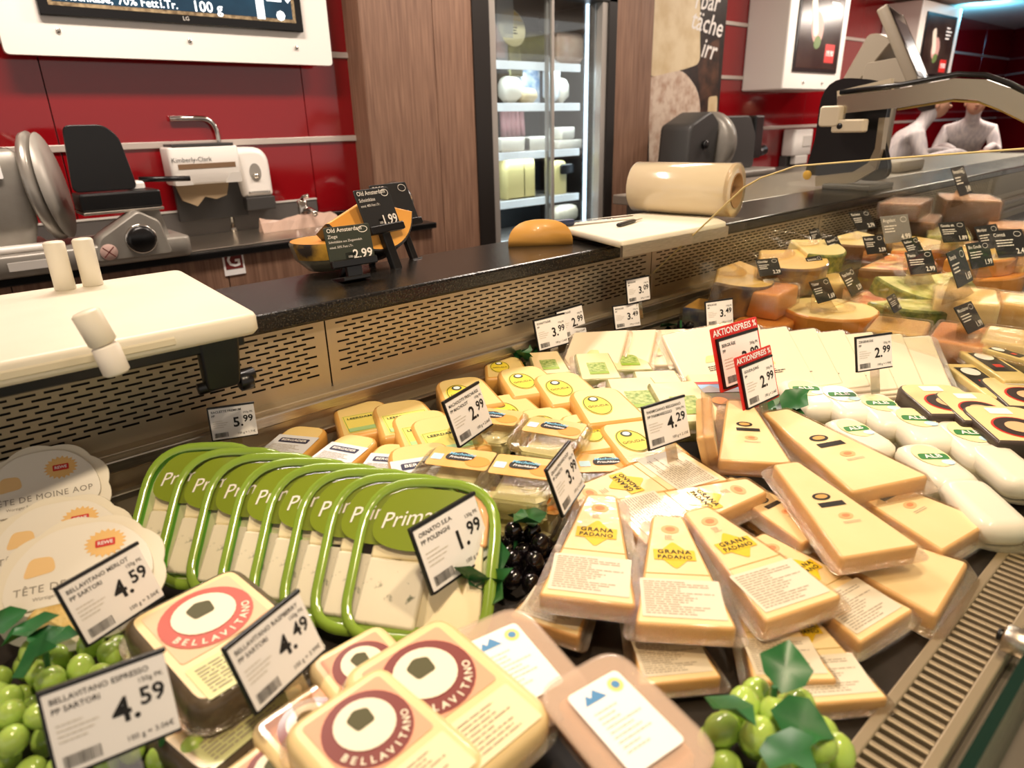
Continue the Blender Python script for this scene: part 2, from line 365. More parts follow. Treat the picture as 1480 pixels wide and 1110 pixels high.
# bowl wrap / crumpled foil by faucet
rd = random.Random(3); vs = []; fs = []
for j in range(5):
    for i in range(13): vs.append((-.2+i*.034, -.03+j*.014+rd.uniform(-.006, .006), (.012+.05*math.sin(math.pi*j/4)*rd.uniform(.5, 1.2)) if 0 < j < 4 else 0))
for j in range(4):
    for i in range(12): fs.append((j*13+i, j*13+i+1, j*13+i+14, j*13+i+13))
q = P(430, 327, bct+.007); new('crumpled_wrap', mesh_from(vs, fs, milky('pinkish_wrap', 'd8b9a6', .8)), None, Matrix.Translation((q.x-.02, 3.31, bct+.007)), 'crumpled pinkish plastic wrap lying around the sink faucet', 'wrap')
sk = PY(500, 310, 3.44); b_ = new('black_tray', slab(rect(.3, .06, .01), 0, .05, black), None, Matrix.Translation((sk.x-.06, 3.43, bct+.006)), 'flat black tray leaning at the sink backsplash', 'tray')
# paper towel dispenser
dx0, dx1 = PY(243, 235, 3.36).x, PY(345, 235, 3.36).x; dw = dx1-dx0; dz = PY(345, 262, 3.36).z; dt = PY(300, 211, 3.36).z
td = new('towel_dispenser', None, None, Matrix.Translation(((dx0+dx1)/2, 3.335, 0)), 'white paper towel dispenser with a brown towel hanging out', 'dispenser')
new('housing', slab(rect(dw, .13, .02), dz, dt, white, .008), td, TR(0, .065, 0)); new('lid', bx(-dw/2+.02, dw/2-.02, .0, .13, dt, dt+.012, dgrey), td)
new('slot', bx(-dw*.4, dw*.42, -.002, .004, dt-.095, dt-.072, mat('slot_brown', '7b6046', .5), .001), td)
for sx in (-1, 1): new('corner_panel', prism(rounded([(sx*dw*.48, dz), (sx*dw*.48, dz+.045), (sx*dw*.33, dz+.045), (sx*dw*.22, dz)][::sx], .008), [(0, 0), (.003, 0)], lgrey), td, TR(0, 0, 0, 90))
new('lettering', txt('Kimberly-Clark', .028, ink), td, TR(-dw*.2, -.003, dt-.055, 90))
rd = random.Random(5); tw = [(-.12, 0), (-.1, -.07), (-.04, -.1), (0, -.06), (.05, -.075), (.1, -.06), (.12, 0)]
new('paper_towel', prism([V(t) for t in tw], [(0, 0), (.012, .0)], mat('brown_towel', '9d8768', .8)), td, TR(-.02, .05, dz+.002, 90))
new('back_plate', bx(-dw*.42, dw*.62, .1, .13, dz-.17, dt-.02, dgrey, .004), td)
# soap dispenser
sx0, sx1 = PY(340, 250, 3.38).x, PY(394, 250, 3.38).x; sz0, sz1 = PY(380, 285, 3.38).z, PY(370, 212, 3.38).z; sw = sx1-sx0
sd = new('soap_dispenser', None, None, Matrix.Translation(((sx0+sx1)/2, 3.38, 0)), 'white soap dispenser with an oval window on the red wall', 'dispenser')
pts = rounded([(-sw*.3, sz0), (sw*.5, sz0), (sw*.5, sz1), (-sw*.5, sz1)], [.02, .02, .09, .05], 6)
new('cover', prism(pts, [(0, -.0), (.08, 0), (.1, -.012), (.105, -.03)], white, True), sd, TR(0, .115, 0, 90)); new('base', bx(-sw*.3, sw*.5, .01, .118, sz0-.06, sz0+.002, dgrey, .004), sd)
wz = (sz0+sz1)/2-.0; wn = new('window', prism(ellipse(.028, .042), [(0, 0), (.004, 0)], mgrey), sd, TR(sw*.05, .011, wz, 90)); new('button', ball(.016, chrome), wn, TR(0, -.015, .004))
# sockets strip
for q in ((305, 292), (345, 300)):
    p = PY(*q, 3.44)
# slicer machines
gm = mat('slicer_grey', '8b857c', .38, .25, col2='959086')
def slicer(M, label, s=1, flip=1):
    t = new('meat_slicer', None, None, M, label, 'slicer')
    new('base', slab(rounded([(-.52, -.2), (.42, -.2), (.42, .2), (-.52, .2)], .04), 0, .09, gm, .012), t)
    new('crumb_tray', slab(rect(.38, .3, .02), .09, .115, white, .006), t, TR(-.3, 0, 0))
    new('motor_housing', prism(rounded([(-.2, -.13), (.19, -.13), (.19, .13), (-.2, .13)], .04), [(.1, -.03), (.2, 0), (.40, 0), (.47, -.01), (.49, -.04)], gm, True), t, TR(-.32, .02, 0))
    ctl = new('control_panel', slab(rect(.26, .1, .006), 0, .004, paper, .001), t, TR(-.34, -.113, .425, 83)); new('display', slab(rect(.1, .014), 0, .003, dgrey, .001), ctl, TR(.0, .024, .004)); new('lettering', txt('BIZERBA', .032, ink, 0, 'CENTER', .01), ctl, TR(.02, -.028, .0055))
    for bx_ in (-.02, .03, .07): new('key', cyl(.007, .003, mat('yellow_key', 'd9b13a', .5), 10, .001), ctl, TR(.05+bx_*.6, .0, .004))
    new('blade_guard', lathe([(0, -.012), (.16, -.02), (.175, -.01), (.178, .01), (.16, .025), (0, .03)], mat('slicer_guard', 'a8a298', .3, .5), 32), t, TR(-.07, .0, .33, 0, 0, -24) @ TR(0, 0, 0, 0, 84) @ Matrix.Scale(1.25, 4, V((1, 0, 0))))
    new('blade', lathe([(0, 0), (.172, .0), (.174, .002), (0, .004)], mat('blade_steel', 'a8a298', .45, .3), 40), t, TR(-.035, -.01, .33, 0, 0, -24) @ TR(0, 0, 0, 0, 84) @ Matrix.Scale(1.25, 4, V((1, 0, 0))))
    new('carriage_plate', slab(rounded([(0, 0), (.25, 0), (.22, .22), (.17, .27), (.02, .27)], .03), -.01, .01, black, .004), t, TR(.02, -.06, .3, 88, 0, -4))
    new('carriage_foot', bx(.03, .35, -.12, .06, .22, .295, black, .008), t); new('carriage_trim', bx(.03, .35, -.125, .06, .208, .22, steel, .002), t)
    new('meat_pusher', bx(.25, .31, -.05, .05, .29, .33, white, .01), t); new('pusher_rod', tube([(.3, 0, .335), (.52, 0, .325)], .012, black), t)
    new('carriage_arm', prism(rounded([(.3, 0), (.37, 0), (.33, .22), (.24, .22)], .01), [(-.03, 0), (.03, 0)], mgrey), t, TR(0, -.06, .02, 90)); new('stop_lever', tube([(.08, -.1, .11), (.24, -.12, .2)], .014, dgrey), t)
    new('side_housing', prism(rounded([(.02, .0), (.33, .0), (.3, .15), (.22, .2), (.05, .1)], .02), [(-.05, 0), (.06, 0), (.07, -.008)], gm, True), t, TR(0, -.14, .02, 90))
    k = new('dial', lathe([(0, 0), (.058, 0), (.056, .02), (.045, .03), (0, .032)], black, 24), t, TR(.21, -.21, .1, 90)); new('dial_ring', lathe([(.058, -.002), (.064, 0), (.062, .006), (.056, .006)], chrome, 28), k)
    w = new('warning_disc', cyl(.034, .002, mat('pale_red_print', 'c9a79b', .6), 24, .0005), t, TR(.075, -.211, .06, 90))
    for a in (45, -45): new('cross_mark', bx(-.03, .03, -.002, .002, .002, .0026, mat('cross_red', '6e2a24', .6), 0), w, TR(0, 0, 0, 0, 0, a))
    new('maker_plate', slab(rect(.17, .035, .004), 0, .003, lgrey, .001), t, TR(-.2, -.2, .045, 90)); return t
sp = P(128, 352, bct)
slicer(TR(PY(110, 330, 3.05).x, 3.1, bct+.006, 0, 0, 0, .88), 'grey meat slicer with shiny black carriage on back counter')
# slicer far right (seen from its rear)
rs = PY(1050, 215, 3.05)
t = new('ham_slicer', None, None, TR(rs.x-.1, 3.1, bct+.03, 0, 0, 0, 1.35), 'dark grey slicer standing before the red wall beyond the poster', 'slicer')
new('base', slab(rect(.85, .36, .05), 0, .05, gm, .01), t); new('motor_housing', prism(rounded([(-.36, 0), (-.12, 0), (-.08, .27), (-.16, .33), (-.34, .26)], .03), [(-.1, -.01), (-.08, 0), (.08, 0), (.1, -.01)], dgrey, True), t, TR(-.03, 0, .04, 90))
new('blade_guard', lathe([(0, -.04), (.14, -.04), (.165, -.02), (.165, .03), (.14, .045), (0, .045)], gm, 32), t, TR(-.06, 0, .2, 0, 90)); new('carriage_plate', slab(rounded([(0, .02), (.36, .02), (.36, .2), (.28, .31), (0, .31)], .03), -.03, .03, dgrey, .008), t, TR(.0, -.02, .03, 90)); new('pusher', bx(.34, .44, -.05, .05, .1, .34, black, .01), t); new('handle', tube([(.42, 0, .12), (.55, 0, .14)], .03, black), t); new('knob', cyl(.022, .02, black, 14), t, TR(-.25, -.1, .2, 90))
q = PY(1160, 212, 3.36); t = new('towel_dispenser', None, None, Matrix.Translation((q.x, 3.36, q.z-.1)), 'small white towel dispenser on the red wall by the monitors', 'dispenser'); new('housing', slab(rect(.36, .13, .03), 0, .24, white, .01), t, TR(0, .06, .02)); new('outlet', bx(-.12, .12, -.004, .05, -.06, .02, lgrey, .006), t); new('slot', bx(-.02, .14, -.012, .0, .1, .2, lgrey, .004), t); new('back_plate', bx(-.18, .18, .06, .13, -.2, .02, dgrey), t)
# right back counter
rc = new('service_counter', None, None, None, 'dark back counter running along the red wall behind the staff', 'counter')
new('worktop', bx(xe-.4, 10.6, 2.85, YW-.02, .98, 1.04, mat('counter_dark', '4a443f', .3), .004), rc); new('body', bx(xe-.4, 10.6, 2.9, YW-.02, .1, .98, mat('counter_body', '2a2421', .5), 0), rc); new('plinth', bx(xe-.4, 10.6, 2.95, YW-.02, 0, .1, black, 0), rc)

# ---- monitors on right wall
def monitor(x0, x1, z0, h, label, pic=True):
    t = new('wall_monitor', None, None, None, label, 'monitor'); y = 3.12
    new('housing', bx(x0, x1, y, YW-.002, z0, z0+h, white, .01), t)
    w = x1-x0; bz = new('bezel', bx(x0+w*.12, x1-w*.12, y-.012, y+.002, z0+.14, z0+h-.1, black, .004), t)
    new('screen', bx(x0+w*.15, x1-w*.15, y-.014, y-.011, z0+.17, z0+h-.13, mat('monitor_picture', '241b18', .2, col2='3b302a', vscale=5, emit=.35), 0), bz)
    cx_ = x0+w*.38; cz = z0+h*.52
    for nm, pts, m in (('picture_ham', ellipse(w*.1, h*.13), mat('pic_ham', 'b78a80', .4, emit=.3)), ('picture_sausage', rect(w*.09, h*.3, w*.04), mat('pic_sausage', 'cfc0ae', .4, emit=.35)), ('picture_greens', ellipse(w*.06, h*.05), mat('pic_green', '5c7040', .4, emit=.25))):
        ox, oz = {'picture_ham': (.06*w, -.03*h), 'picture_sausage': (0, .05*h), 'picture_greens': (.08*w, -.14*h)}[nm]
        new(nm, decal(pts, m), bz, TR(cx_+ox, y-.0145-(.001 if nm != 'picture_ham' else 0), cz+oz, 90, 0, 0) @ Matrix.Rotation(.35, 4, 'Z'))
    r = new('price_field', decal(rect(w*.17, h*.15, .01), mat('price_red', 'b52a25', .4, emit=.4)), bz, TR(x1-w*.3, y-.0146, z0+h*.3, 90)); new('lettering', txt('19.90', w*.06, mat('pic_white', 'e9dcd2', .4, emit=.6), 0, 'CENTER', .02), r, TR(0, 0, .001))
    new('lettering', lines(w*.16, h*.16, 4, MATS['pic_white'], 3, .4), bz, TR(x1-w*.28, y-.0146, z0+h*.68, 90))
    for k in (.33, .66): new('screw', cyl(.012, .008, chrome, 10, .001), t, TR(x0+w*k, y, z0+.06, 90))
mx0, mx1 = PY(1131, 120, 3.12).x, PY(1212, 132, 3.12).x; mz = PY(1170, 130, 3.12).z
monitor(mx0, mx1, mz, .98, 'white framed wall monitor with a red 19.90 price')
monitor(PY(1318, 100, 3.12).x, PY(1374, 105, 3.12).x, mz+.02, .86, 'white framed wall monitor half hidden behind the scale display')

# ================================================================== refrigerator
yF = 3.36; fz1 = 2.75
fg = new('glass_door_fridge', None, None, None, 'tall dark framed refrigerator with sliding glass doors and lit shelves', 'refrigerator')
fl0 = xb+.0; fl1 = PY(716, 150, yF).x; fr0 = PY(868, 150, yF).x; fr1 = xc
frM = mat('fridge_frame_dark', '1d1815', .4); fin = mat('fridge_inside', '23282b', .4, col2='181c1e', vscale=4); fsM = mat('fridge_shelf_edge', 'eef4f6', .3, emit=.55)
new('frame', bx(fl0, fl1-.05, yF-.03, 4.05, 0, fz1+.3, frM, .004), fg); new('frame', bx(fr0+.03, fr1, yF-.03, 4.05, 0, fz1+.3, frM, .004), fg)
new('frame', bx(fl0, fr1, yF-.03, 4.05, PY(790, -8, yF).z, fz1+.3, frM, .004), fg)
al = mat('fridge_aluminium', 'b9b2aa', .35, .6)
new('door_trim', bx(fl1-.05, fl1, yF-.02, yF+.05, .1, 2.6, al, .003), fg); new('door_trim', bx(fr0-.02, fr0+.03, yF-.02, yF+.05, .1, 2.6, al, .003), fg)
new('back_panel', bx(fl0, fr1, 4.0, 4.04, .1, fz1, fin, 0), fg); new('bottom', bx(fl0, fr1, yF+.05, 4.0, 0, .15, frM, 0), fg)
md = PY(797, 150, yF).x
for nm, a, b, y in (('door', fl1, md+.02, yF+.0), ('door', md-.02, fr0-.02, yF+.03)):
    d = new(nm, bx(a, b, y, y+.006, .15, 2.6, glassF, 0), fg); e = b-.022 if b < fr0-.1 else a
    new('stile', bx(e, e+.022, y-.008, y+.014, .15, 2.6, al, .003), d)
ledM = mat('fridge_led', 'dff0ff', .3, emit=2.2)
new('light_strip', bx(fr0-.045, fr0-.03, yF+.09, yF+.11, .4, 2.45, ledM, 0), fg)
shz = [PY(718, y, yF+.14).z for y in (88, 150, 222, 293)]
for z in shz+[.75, 2.5]:
    s = new('shelf', bx(fl1-.03, fr0-.07, yF+.14, 3.98, z-.012, z, al, .001), fg); new('shelf_edge', bx(fl1-.03, fr0-.07, yF+.125, yF+.142, z-.045, z+.004, fsM, .003), s); lamp('fridge_shelf_lamp', 'AREA', ((fl1+fr0)/2-.05, yF+.165, z-.03), 3.2, (.86, .95, 1), 1.0, ((fl1+fr0)/2-.05, yF+.3, z-.4), sizey=.03)
# foods in the fridge
def onshelf(i, px, w): q = PY(px, 150, yF+.25); return q.x, yF+.27, shz[i]
yel = mat('fridge_cheese_yellow', 'e5d390', .45, coat=.3); pale = mat('fridge_cheese_white', 'eee7d6', .45, coat=.3); olive = mat('olive_sausage', '8f8a55', .5, coat=.4, col2='6d6a40', bump=.4, bscale=30)
def food(name, me, i, px, label, cat, rz=0, ddy=0):
    x, y, z = onshelf(i, px, 0); return new(name, me, None, TR(x, y+ddy, z+.001, 0, 0, rz), label, cat, 'foods in the glass door fridge')
o = food('wrapped_sausage', slab(rounded([(-.16, -.06), (.14, -.06), (.16, .05), (-.14, .06)], .03), 0, .2, olive, .05), 0, 766, 'olive green wrapped sausage lying on top fridge shelf', 'sausage')
o = food('wrapped_ham', slab(rounded([(-.16, -.08), (.15, -.07), (.16, .07), (-.15, .08)], .03), 0, .21, mat('pale_ham', 'e9cdb4', .4, coat=.6, col2='e0b79c', bump=.4, bscale=30), .05), 0, 820, 'pale pink wrapped ham with twisted bag end on top shelf', 'ham'); new('bag_tip', lathe([(.03, 0), (.012, .03), (.02, .07)], filmM, 8), o, TR(-.1, 0, .19))
o = food('round_cheese_sign', cyl(.11, .03, mat('cream_label', 'f2e7b4', .5), 28), 0, 736, 'round cream and yellow advertising sign on top fridge shelf', 'sign'); o.matrix_world = TR(PY(736, 42, yF+.2).x, yF+.2, PY(736, 42, yF+.2).z, 80); new('yellow_top', prism(ellipse(.1, .1, 20, 0, 0, .4, 2.74), [(0, 0), (.002, 0)], mat('label_yellow', 'e2b92f', .5)), o, TR(0, 0, .03)); new('lettering', lines(.15, .05, 3, ink, 5), o, TR(0, -.015, .0305)); new('stick', bx(-.05, .05, -.28, -.08, 0, .025, olive, .004), o)
o = food('hanging_bag', prism(rounded([(-.07, 0), (.08, 0), (.1, .3), (.06, .62), (-.06, .62), (-.05, .35)], .03), [(-.04, -.01), (0, .0), (.04, -.01)], milky('bag_film', 'dfe3e6', .45), True), 0, 724, 'clear plastic bag of pink sausage at fridge door edge', 'bag'); o.matrix_world = TR(PY(722, 70, yF+.2).x, yF+.2, shz[0], 90); new('meat', slab(rect(.1, .2, .03), -.02, .02, mat('pink_meat', 'd98f78', .5), .01), o, TR(0, .12, 0))
for px, w, h, m, lb, rz in ((740, .15, .17, pale, 'round topped white cheese with yellow tag on second fridge shelf', 0), (762, .17, .1, mat('beige_cheese', 'd9c49a', .5), 'low beige cheese loaf beside white cheese on second shelf', 4), (800, .1, .3, mat('white_box', 'e8ecee', .4), 'tall white carton at the fridge door stile', 0), (812, .11, .17, pale, 'oval white cheese standing at end of second fridge shelf', 0)):
    food('cheese_loaf', slab(rounded([(-w/2, -.06), (w/2, -.06), (w/2, .06), (-w/2, .06)], .05), 0, h, m, min(.05, h*.4)), 1, px, lb, 'cheese', rz)
food('blue_packet', slab(rect(.2, .06, .01), 0, .24, mat('blue_white_print', '5f8fc0', .35, col2='e6eef4', vscale=22), .01), 1, 780, 'blue and white printed packet behind the cheeses on second shelf', 'packet', 5, .1)
for px, w, h, z, lb in ((738, .26, .09, 0, 'flat white cheese block at left end of third shelf'), (770, .27, .09, 0, 'flat white cheese block in the middle of third shelf'), (822, .3, .06, 0, 'long flat white cheese slab behind the right fridge door'), (815, .13, .08, .065, 'small white cheese piece stacked on the flat slab')):
    o = food('cheese_block', slab(rect(w, .14, .01), 0, h, pale, .01), 2, px, lb, 'cheese'); o.location.z += z
for k in range(5):
    x, y, z = onshelf(2, 760+k*7, 0); new('sausage_stick', tube([(0, 0, 0), (0, .01, .18)], .022, mat('pink_sausage', 'c98f8f', .45), 10), None, TR(x, y+.22, z+.09), 'pink sausage stick standing behind white cheese on third shelf', 'sausage', 'pink sausage sticks in the fridge')
for px, rz, lb in ((736, 0, 'wide yellow cheese half loaf with arched top on fourth shelf'), (755, 0, 'narrow yellow cheese half loaf with arched top on fourth shelf')):
    w = .17 if px == 736 else .12; food('cheese_half', prism(rounded([(-w/2, 0), (w/2, 0), (w/2, .27), (-w/2, .27)], [.005, .005, .08, .08], 6), [(-.06, -.01), (-.05, 0), (.05, 0), (.06, -.01)], yel, True), 3, px, lb, 'cheese').matrix_world = TR(*[c for c in (onshelf(3, px, 0)[0], yF+.25, shz[3]+.001)], 90)
o = food('cheese_half', prism(rounded([(-.06, 0), (.06, 0), (.06, .23), (-.06, .23)], [.005, .005, .06, .06], 6), [(-.05, 0), (.05, 0)], yel, True), 3, 806, 'yellow arched cheese piece with black clip behind fridge stile', 'cheese'); o.matrix_world = TR(onshelf(3, 806, 0)[0]-.02, yF+.25, shz[3]+.001, 90); new('black_clip', slab(rect(.13, .07, .02), .05, .08, black, .01), o, TR(.05, .17, 0))
o = food('wrapped_cheese', slab(rect(.22, .12, .03), 0, .13, pale, .04), 3, 818, 'white wrapped cheese on the lowest fridge shelf', 'cheese'); o.location.z = PY(818, 322, yF+.25).z; new('film', slab(rect(.25, .13, .03), -.004, .15, filmM, .04), o)
# ================================================================== the cheese counter
DK = .93
cc = new('cheese_counter', None, None, None, 'long refrigerated cheese display counter with granite ledge and perforated steel back', 'counter')
gx1 = 6.5
new('granite_ledge', bx(-1.6, gx1, 1.135, 1.405, 1.165, 1.2, granite, .006), cc)
ledgeM = mat('ledge_support', '2b251f', .5)
new('ledge_support', bx(-1.6, gx1, 1.165, 1.395, 1.14, 1.165, ledgeM, 0), cc)
new('rear_body', bx(-1.6, gx1, 1.22, 1.39, 0.1, 1.14, mat('case_body', '1c1917', .5), 0), cc)
new('panel_backing', bx(-1.6, gx1, 1.175, 1.19, 1.0, 1.165, mat('vent_dark', '0a0807', .8), 0), cc)
# perforated panel: real slots
def perforated(w, h, m, nr=11, pitch=.035, sl=.025, sh=.0036, mx=.02, mz0=.022, mz1=.012):
    vs, fs = [], []
    def quad(x0, x1, z0, z1):
        k = len(vs); vs.extend([(x0, 0, z0), (x1, 0, z0), (x1, 0, z1), (x0, 0, z1)]); fs.append((k, k+1, k+2, k+3))
    rp = (h-mz0-mz1)/nr; quad(0, w, 0, mz0); quad(0, w, h-mz1, h)
    for r in range(nr):
        z = mz0+r*rp; quad(0, w, z, z+(rp-sh)); z += rp-sh; x = 0; o = mx+(pitch/2 if r % 2 else 0); s = o
        while s+sl < w-mx*.6:
            quad(x, s, z, z+sh); x = s+sl; s += pitch
        quad(x, w, z, z+sh)
    return mesh_from(vs, fs, m)
pw = .98; pm = perforated(pw-.003, .137, steelm)
for i in range(9):
    x = .531-pw*2+i*pw
    if x < gx1-pw: new('perforated_panel', pm, cc, TR(x, 1.152, 1.03))
new('panel_sill', bx(-1.6, gx1, 1.128, 1.17, 1.018, 1.03, steelm, .002), cc); new('rear_rail', bx(-1.6, gx1, 1.118, 1.13, 1.0, 1.022, steel, .003), cc)
new('rear_channel', bx(-1.6, gx1, 1.13, 1.175, .94, 1.018, steelm, .001), cc); new('rear_rail', bx(-1.6, gx1, 1.098, 1.112, .962, .974, steel, .002), cc)
new('rear_ledge', bx(-1.6, gx1, 1.1, 1.135, .93, .962, steelm, .001), cc)
deckM = mat('deck_dark', '2a2623', .4, col2='383330', vscale=20)
new('deck', bx(-1.6, gx1, .15, 1.135, DK-.03, DK-.001, deckM, 0), cc); new('front_body', bx(-1.6, gx1, .02, .15, .1, DK-.03, mat('case_front', '8f8578', .4), 0), cc)
new('plinth', bx(-1.6, gx1, .08, 1.38, 0, .1, black, 0), cc)
# front air grille with single slats
grM = mat('grille_beige_steel', 'a3937a', .4, .4)
new('grille_rail', bx(-.4, 3.2, .140, .152, .92, .944, grM, .002), cc); new('grille_rail', bx(-.4, 3.2, .086, .098, .92, .944, grM, .002), cc); new('grille_floor', bx(-.4, 3.2, .098, .14, .9, .905, mat('grille_dark', '17120e', .8), 0), cc)
slat = bx(-.0032, .0032, .0975, .1405, -.012, 0, grM, .0012)
for i in range(112): new('slat', slat, cc, TR(.38+i*.0138, 0, .943))
new('front_profile', bx(-1.6, gx1, .03, .086, .88, .925, mat('front_profile_steel', '9b9084', .35, .7), .006), cc)
gl = new('front_glass', bx(-.6, 3.2, .052, .060, .926, 1.05, film('green_edge_glass', 'cfe3d6', .05, .5, .02), 0), None, None, 'low clear front glass pane along the customer side of the case', 'glass'); new('green_edge', bx(-.6, 3.2, .0515, .0605, 1.05, 1.0525, mat('glass_edge_green', '0f2a22', .1), 0), gl)
for x in (.78, 1.35):
    b = new('glass_clamp', cyl(.016, .03, steel, 16), gl, TR(x, .064, .965, -90)); new('clamp_screw', cyl(.007, .006, black, 10, .001), b, TR(0, 0, .03))

# ---- glass divider between packed and cut cheese
pts = [PX(*q, 1.52) for q in ((925, 412), (1060, 285), (1075, 271), (1100, 257), (1150, 240), (1300, 228), (1480, 215), (1640, 206))]
prof = [V((p.y, p.z)) for p in pts]; prof += [V((prof[-1].x-.02, .96)), V((prof[0].x-.07, .96))]
dv = new('glass_divider', prism(prof, [(-.003, 0), (.003, 0)], glassM), None, Matrix(((0, 0, 1, 1.52), (1, 0, 0, 0), (0, 1, 0, 0), (0, 0, 0, 1))), 'clear glass divider with pale polished edge across the display', 'glass')
edge = mat('glass_edge_pale', 'd9c58c', .15, emit=.0)
new('polished_edge', tube([(p.x, p.y, 0) for p in prof[:8]], .0022, edge, 6), dv)

# ---- black bracket panel, chrome hand rail and scale on the ledge beyond
XB = 3.1
bp = new('glass_lift_bracket', None, None, None, 'black rounded side bracket carrying a chrome glass support arm', 'bracket')
o2 = rounded([V((PX(x, y, XB).y, PX(x, y, XB).z)) for x, y in ((1168, 250), (1290, 262), (1275, 200), (1290, 120), (1195, 112), (1183, 200))], [.02, .1, .02, .1, .12, .02], 6)
MB = Matrix(((0, 0, 1, XB), (1, 0, 0, 0), (0, 1, 0, 0), (0, 0, 0, 1)))
new('side_panel', prism(o2, [(-.02, -.006), (-.015, 0), (.015, 0), (.02, -.006)], black, True), bp, MB)
a0 = PX(1275, 200, XB-.03); 
new('side_trim', tube([PX(x, y, XB-.03) for x, y in ((1278, 170), (1272, 215), (1262, 240), (1235, 256), (1180, 262))], .02, mat('bracket_trim', 'a3967f', .35, .5), 4, (.012, .022)), bp)
s = PX(1167, 253, XB-.03); new('yellow_badge', cyl(.02, .004, mat('badge_yellow', 'd9a520', .5), 20, .001), bp, TR(s.x, s.y, s.z, 0, -90)); new('foot', bx(XB-.1, XB+.15, 1.2, 1.4, 1.2, 1.222, dgrey, .004), bp)
arm = [PX(x, y, XB-.12) for x, y in ((1212, 152), (1300, 142), (1380, 128), (1420, 130), (1455, 143), (1500, 165), (1560, 200))]
new('chrome_arm', tube(arm, .03, mat('arm_chrome', 'b3a891', .22, .9), 4, (.016, .034)), bp); new('arm_top_edge', tube([p+V((0, 0, .048)) for p in arm], .01, black, 8), bp)
new('arm_lining', tube([p+V((0, 0, -.04)) for p in arm[1:]], .005, mat('arm_gold', 'c9b36a', .3, .6), 8), bp)
k = PX(1203, 168, XB-.14); hm = mat('hinge_beige', 'd3c6ab', .4); new('hinge_cap', slab(rect(.08, .085, .015), -.03, .03, hm, .006), bp, TR(k.x, k.y, k.z, 0, 90)); k = PX(1228, 182, XB-.14); h_ = new('hinge_block', box(.05, .13, .05, hm, .006), bp, TR(k.x, k.y, k.z)); new('hinge_hole', cyl(.012, .004, black, 12, .001), h_, TR(-.027, .03, 0, 0, 90)); k = PX(1235, 134, XB-.13); new('upper_arm', tube([PX(1212, 140, XB-.1), PX(1290, 122, XB-.1)], .02, hm, 4, (.014, .022)), bp)
# scale with customer display, on a post behind the bracket
XS = 4.2
sc = new('shop_scale', None, None, None, 'beige weighing scale with a tilted dark customer display', 'scale')
bg = mat('scale_beige', '9c917f', .45)
def quadprism(pix, X, d, m, par, name, r=.02):
    pt = rounded([V((PX(x, y, X).y, PX(x, y, X).z)) for x, y in pix], r, 4)
    a = sum((pt[i].x*pt[(i+1) % len(pt)].y-pt[(i+1) % len(pt)].x*pt[i].y) for i in range(len(pt)))
    if a < 0: pt = pt[::-1]
    return new(name, prism(pt, [(-d, -.004), (-d+.006, 0), (d-.006, 0), (d, -.004)], m), par, Matrix(((0, 0, 1, X), (1, 0, 0, 0), (0, 1, 0, 0), (0, 0, 0, 1))))
quadprism([(1232, 118), (1270, 52), (1284, 50), (1305, 60), (1255, 120)], XS+.1, .14, bg, sc, 'rear_display')
quadprism([(1255, 120), (1262, 92), (1308, 84), (1330, 120)], XS, .1, bg, sc, 'neck')
quadprism([(1294, 24), (1304, 20), (1344, 118), (1328, 122)], XS, .02, bg, sc, 'display_side')
d0, d1 = PX(1302, 20, XS), PX(1342, 120, XS); d2 = PX(1358, 37, XS-.35)
u = V((-1, -.25, 0)).normalized(); vv = (d1-d0).normalized(); n_ = u.cross(vv).normalized(); 
if n_.dot(V((0, 0, CAMZ))-d0) < 0: n_ = -n_
dw_, dh_ = .40, (d1-d0).length; DM = basis(d0+u*dw_/2+vv*dh_/2, u, vv, n_)
ds = new('display', slab(rect(dw_, dh_, .012), -.05, 0, bg, .006), sc, DM); new('display_glass', slab(rect(dw_*.9, dh_*.9), 0, .003, mat('dark_lcd', '4b4143', .12), .001), ds)
new('lit_panel', slab(rect(dw_*.8, dh_*.7), .003, .004, mat('lcd_picture', '6b5c5e', .25, col2='574a4e', vscale=4, emit=.12), 0), ds, TR(0, .01, 0)); new('logo_spot', slab(ellipse(.035, .1), .004, .005, mat('lcd_white', 'e9f3f5', .3, emit=1.0), 0), ds, TR(0, .1, 0, 0, 0, 40))
pz = PX(1290, 120, XS).z; py_ = PX(1290, 120, XS).y; new('post', tube([(XS, py_, 1.2), (XS, py_, pz)], .04, bg, 12), sc); new('base', slab(rect(.36, .36, .03), 1.2, 1.26, bg, .01), sc, TR(XS, py_, 0))

# ---- staff
shirt = mat('striped_shirt', 'd3cac6', .8, col2='b5aeb0', vscale=40, stretch=(1, 1, .05)); apron = mat('grey_apron', '6f6863', .8); skinM = mat('skin', 'c08f74', .55, sss=.2); hairM = mat('dark_hair', '2a1b14', .7); trous = mat('dark_trousers', '24201f', .8)
def skinned(name, pts, edges, m, par, sub=1, M=None):
    me = bpy.data.meshes.new(name); me.from_pydata([p[:3] for p in pts], edges, []); me.materials.append(m); o = new(name, me, par, M)
    md_ = o.modifiers.new('skin', 'SKIN'); md_.use_smooth_shade = True
    sv = me.skin_vertices[0].data if me.skin_vertices else None
    if sv is None: me.skin_vertices.new() if hasattr(me.skin_vertices, 'new') else None; sv = me.skin_vertices[0].data
    for i, p in enumerate(pts): r = p[3] if len(p) > 3 else .05; sv[i].radius = (r, p[4] if len(p) > 4 else r); sv[i].use_root = (i == 0)
    sm = o.modifiers.new('sub', 'SUBSURF'); sm.levels = sub; sm.render_levels = sub; return o
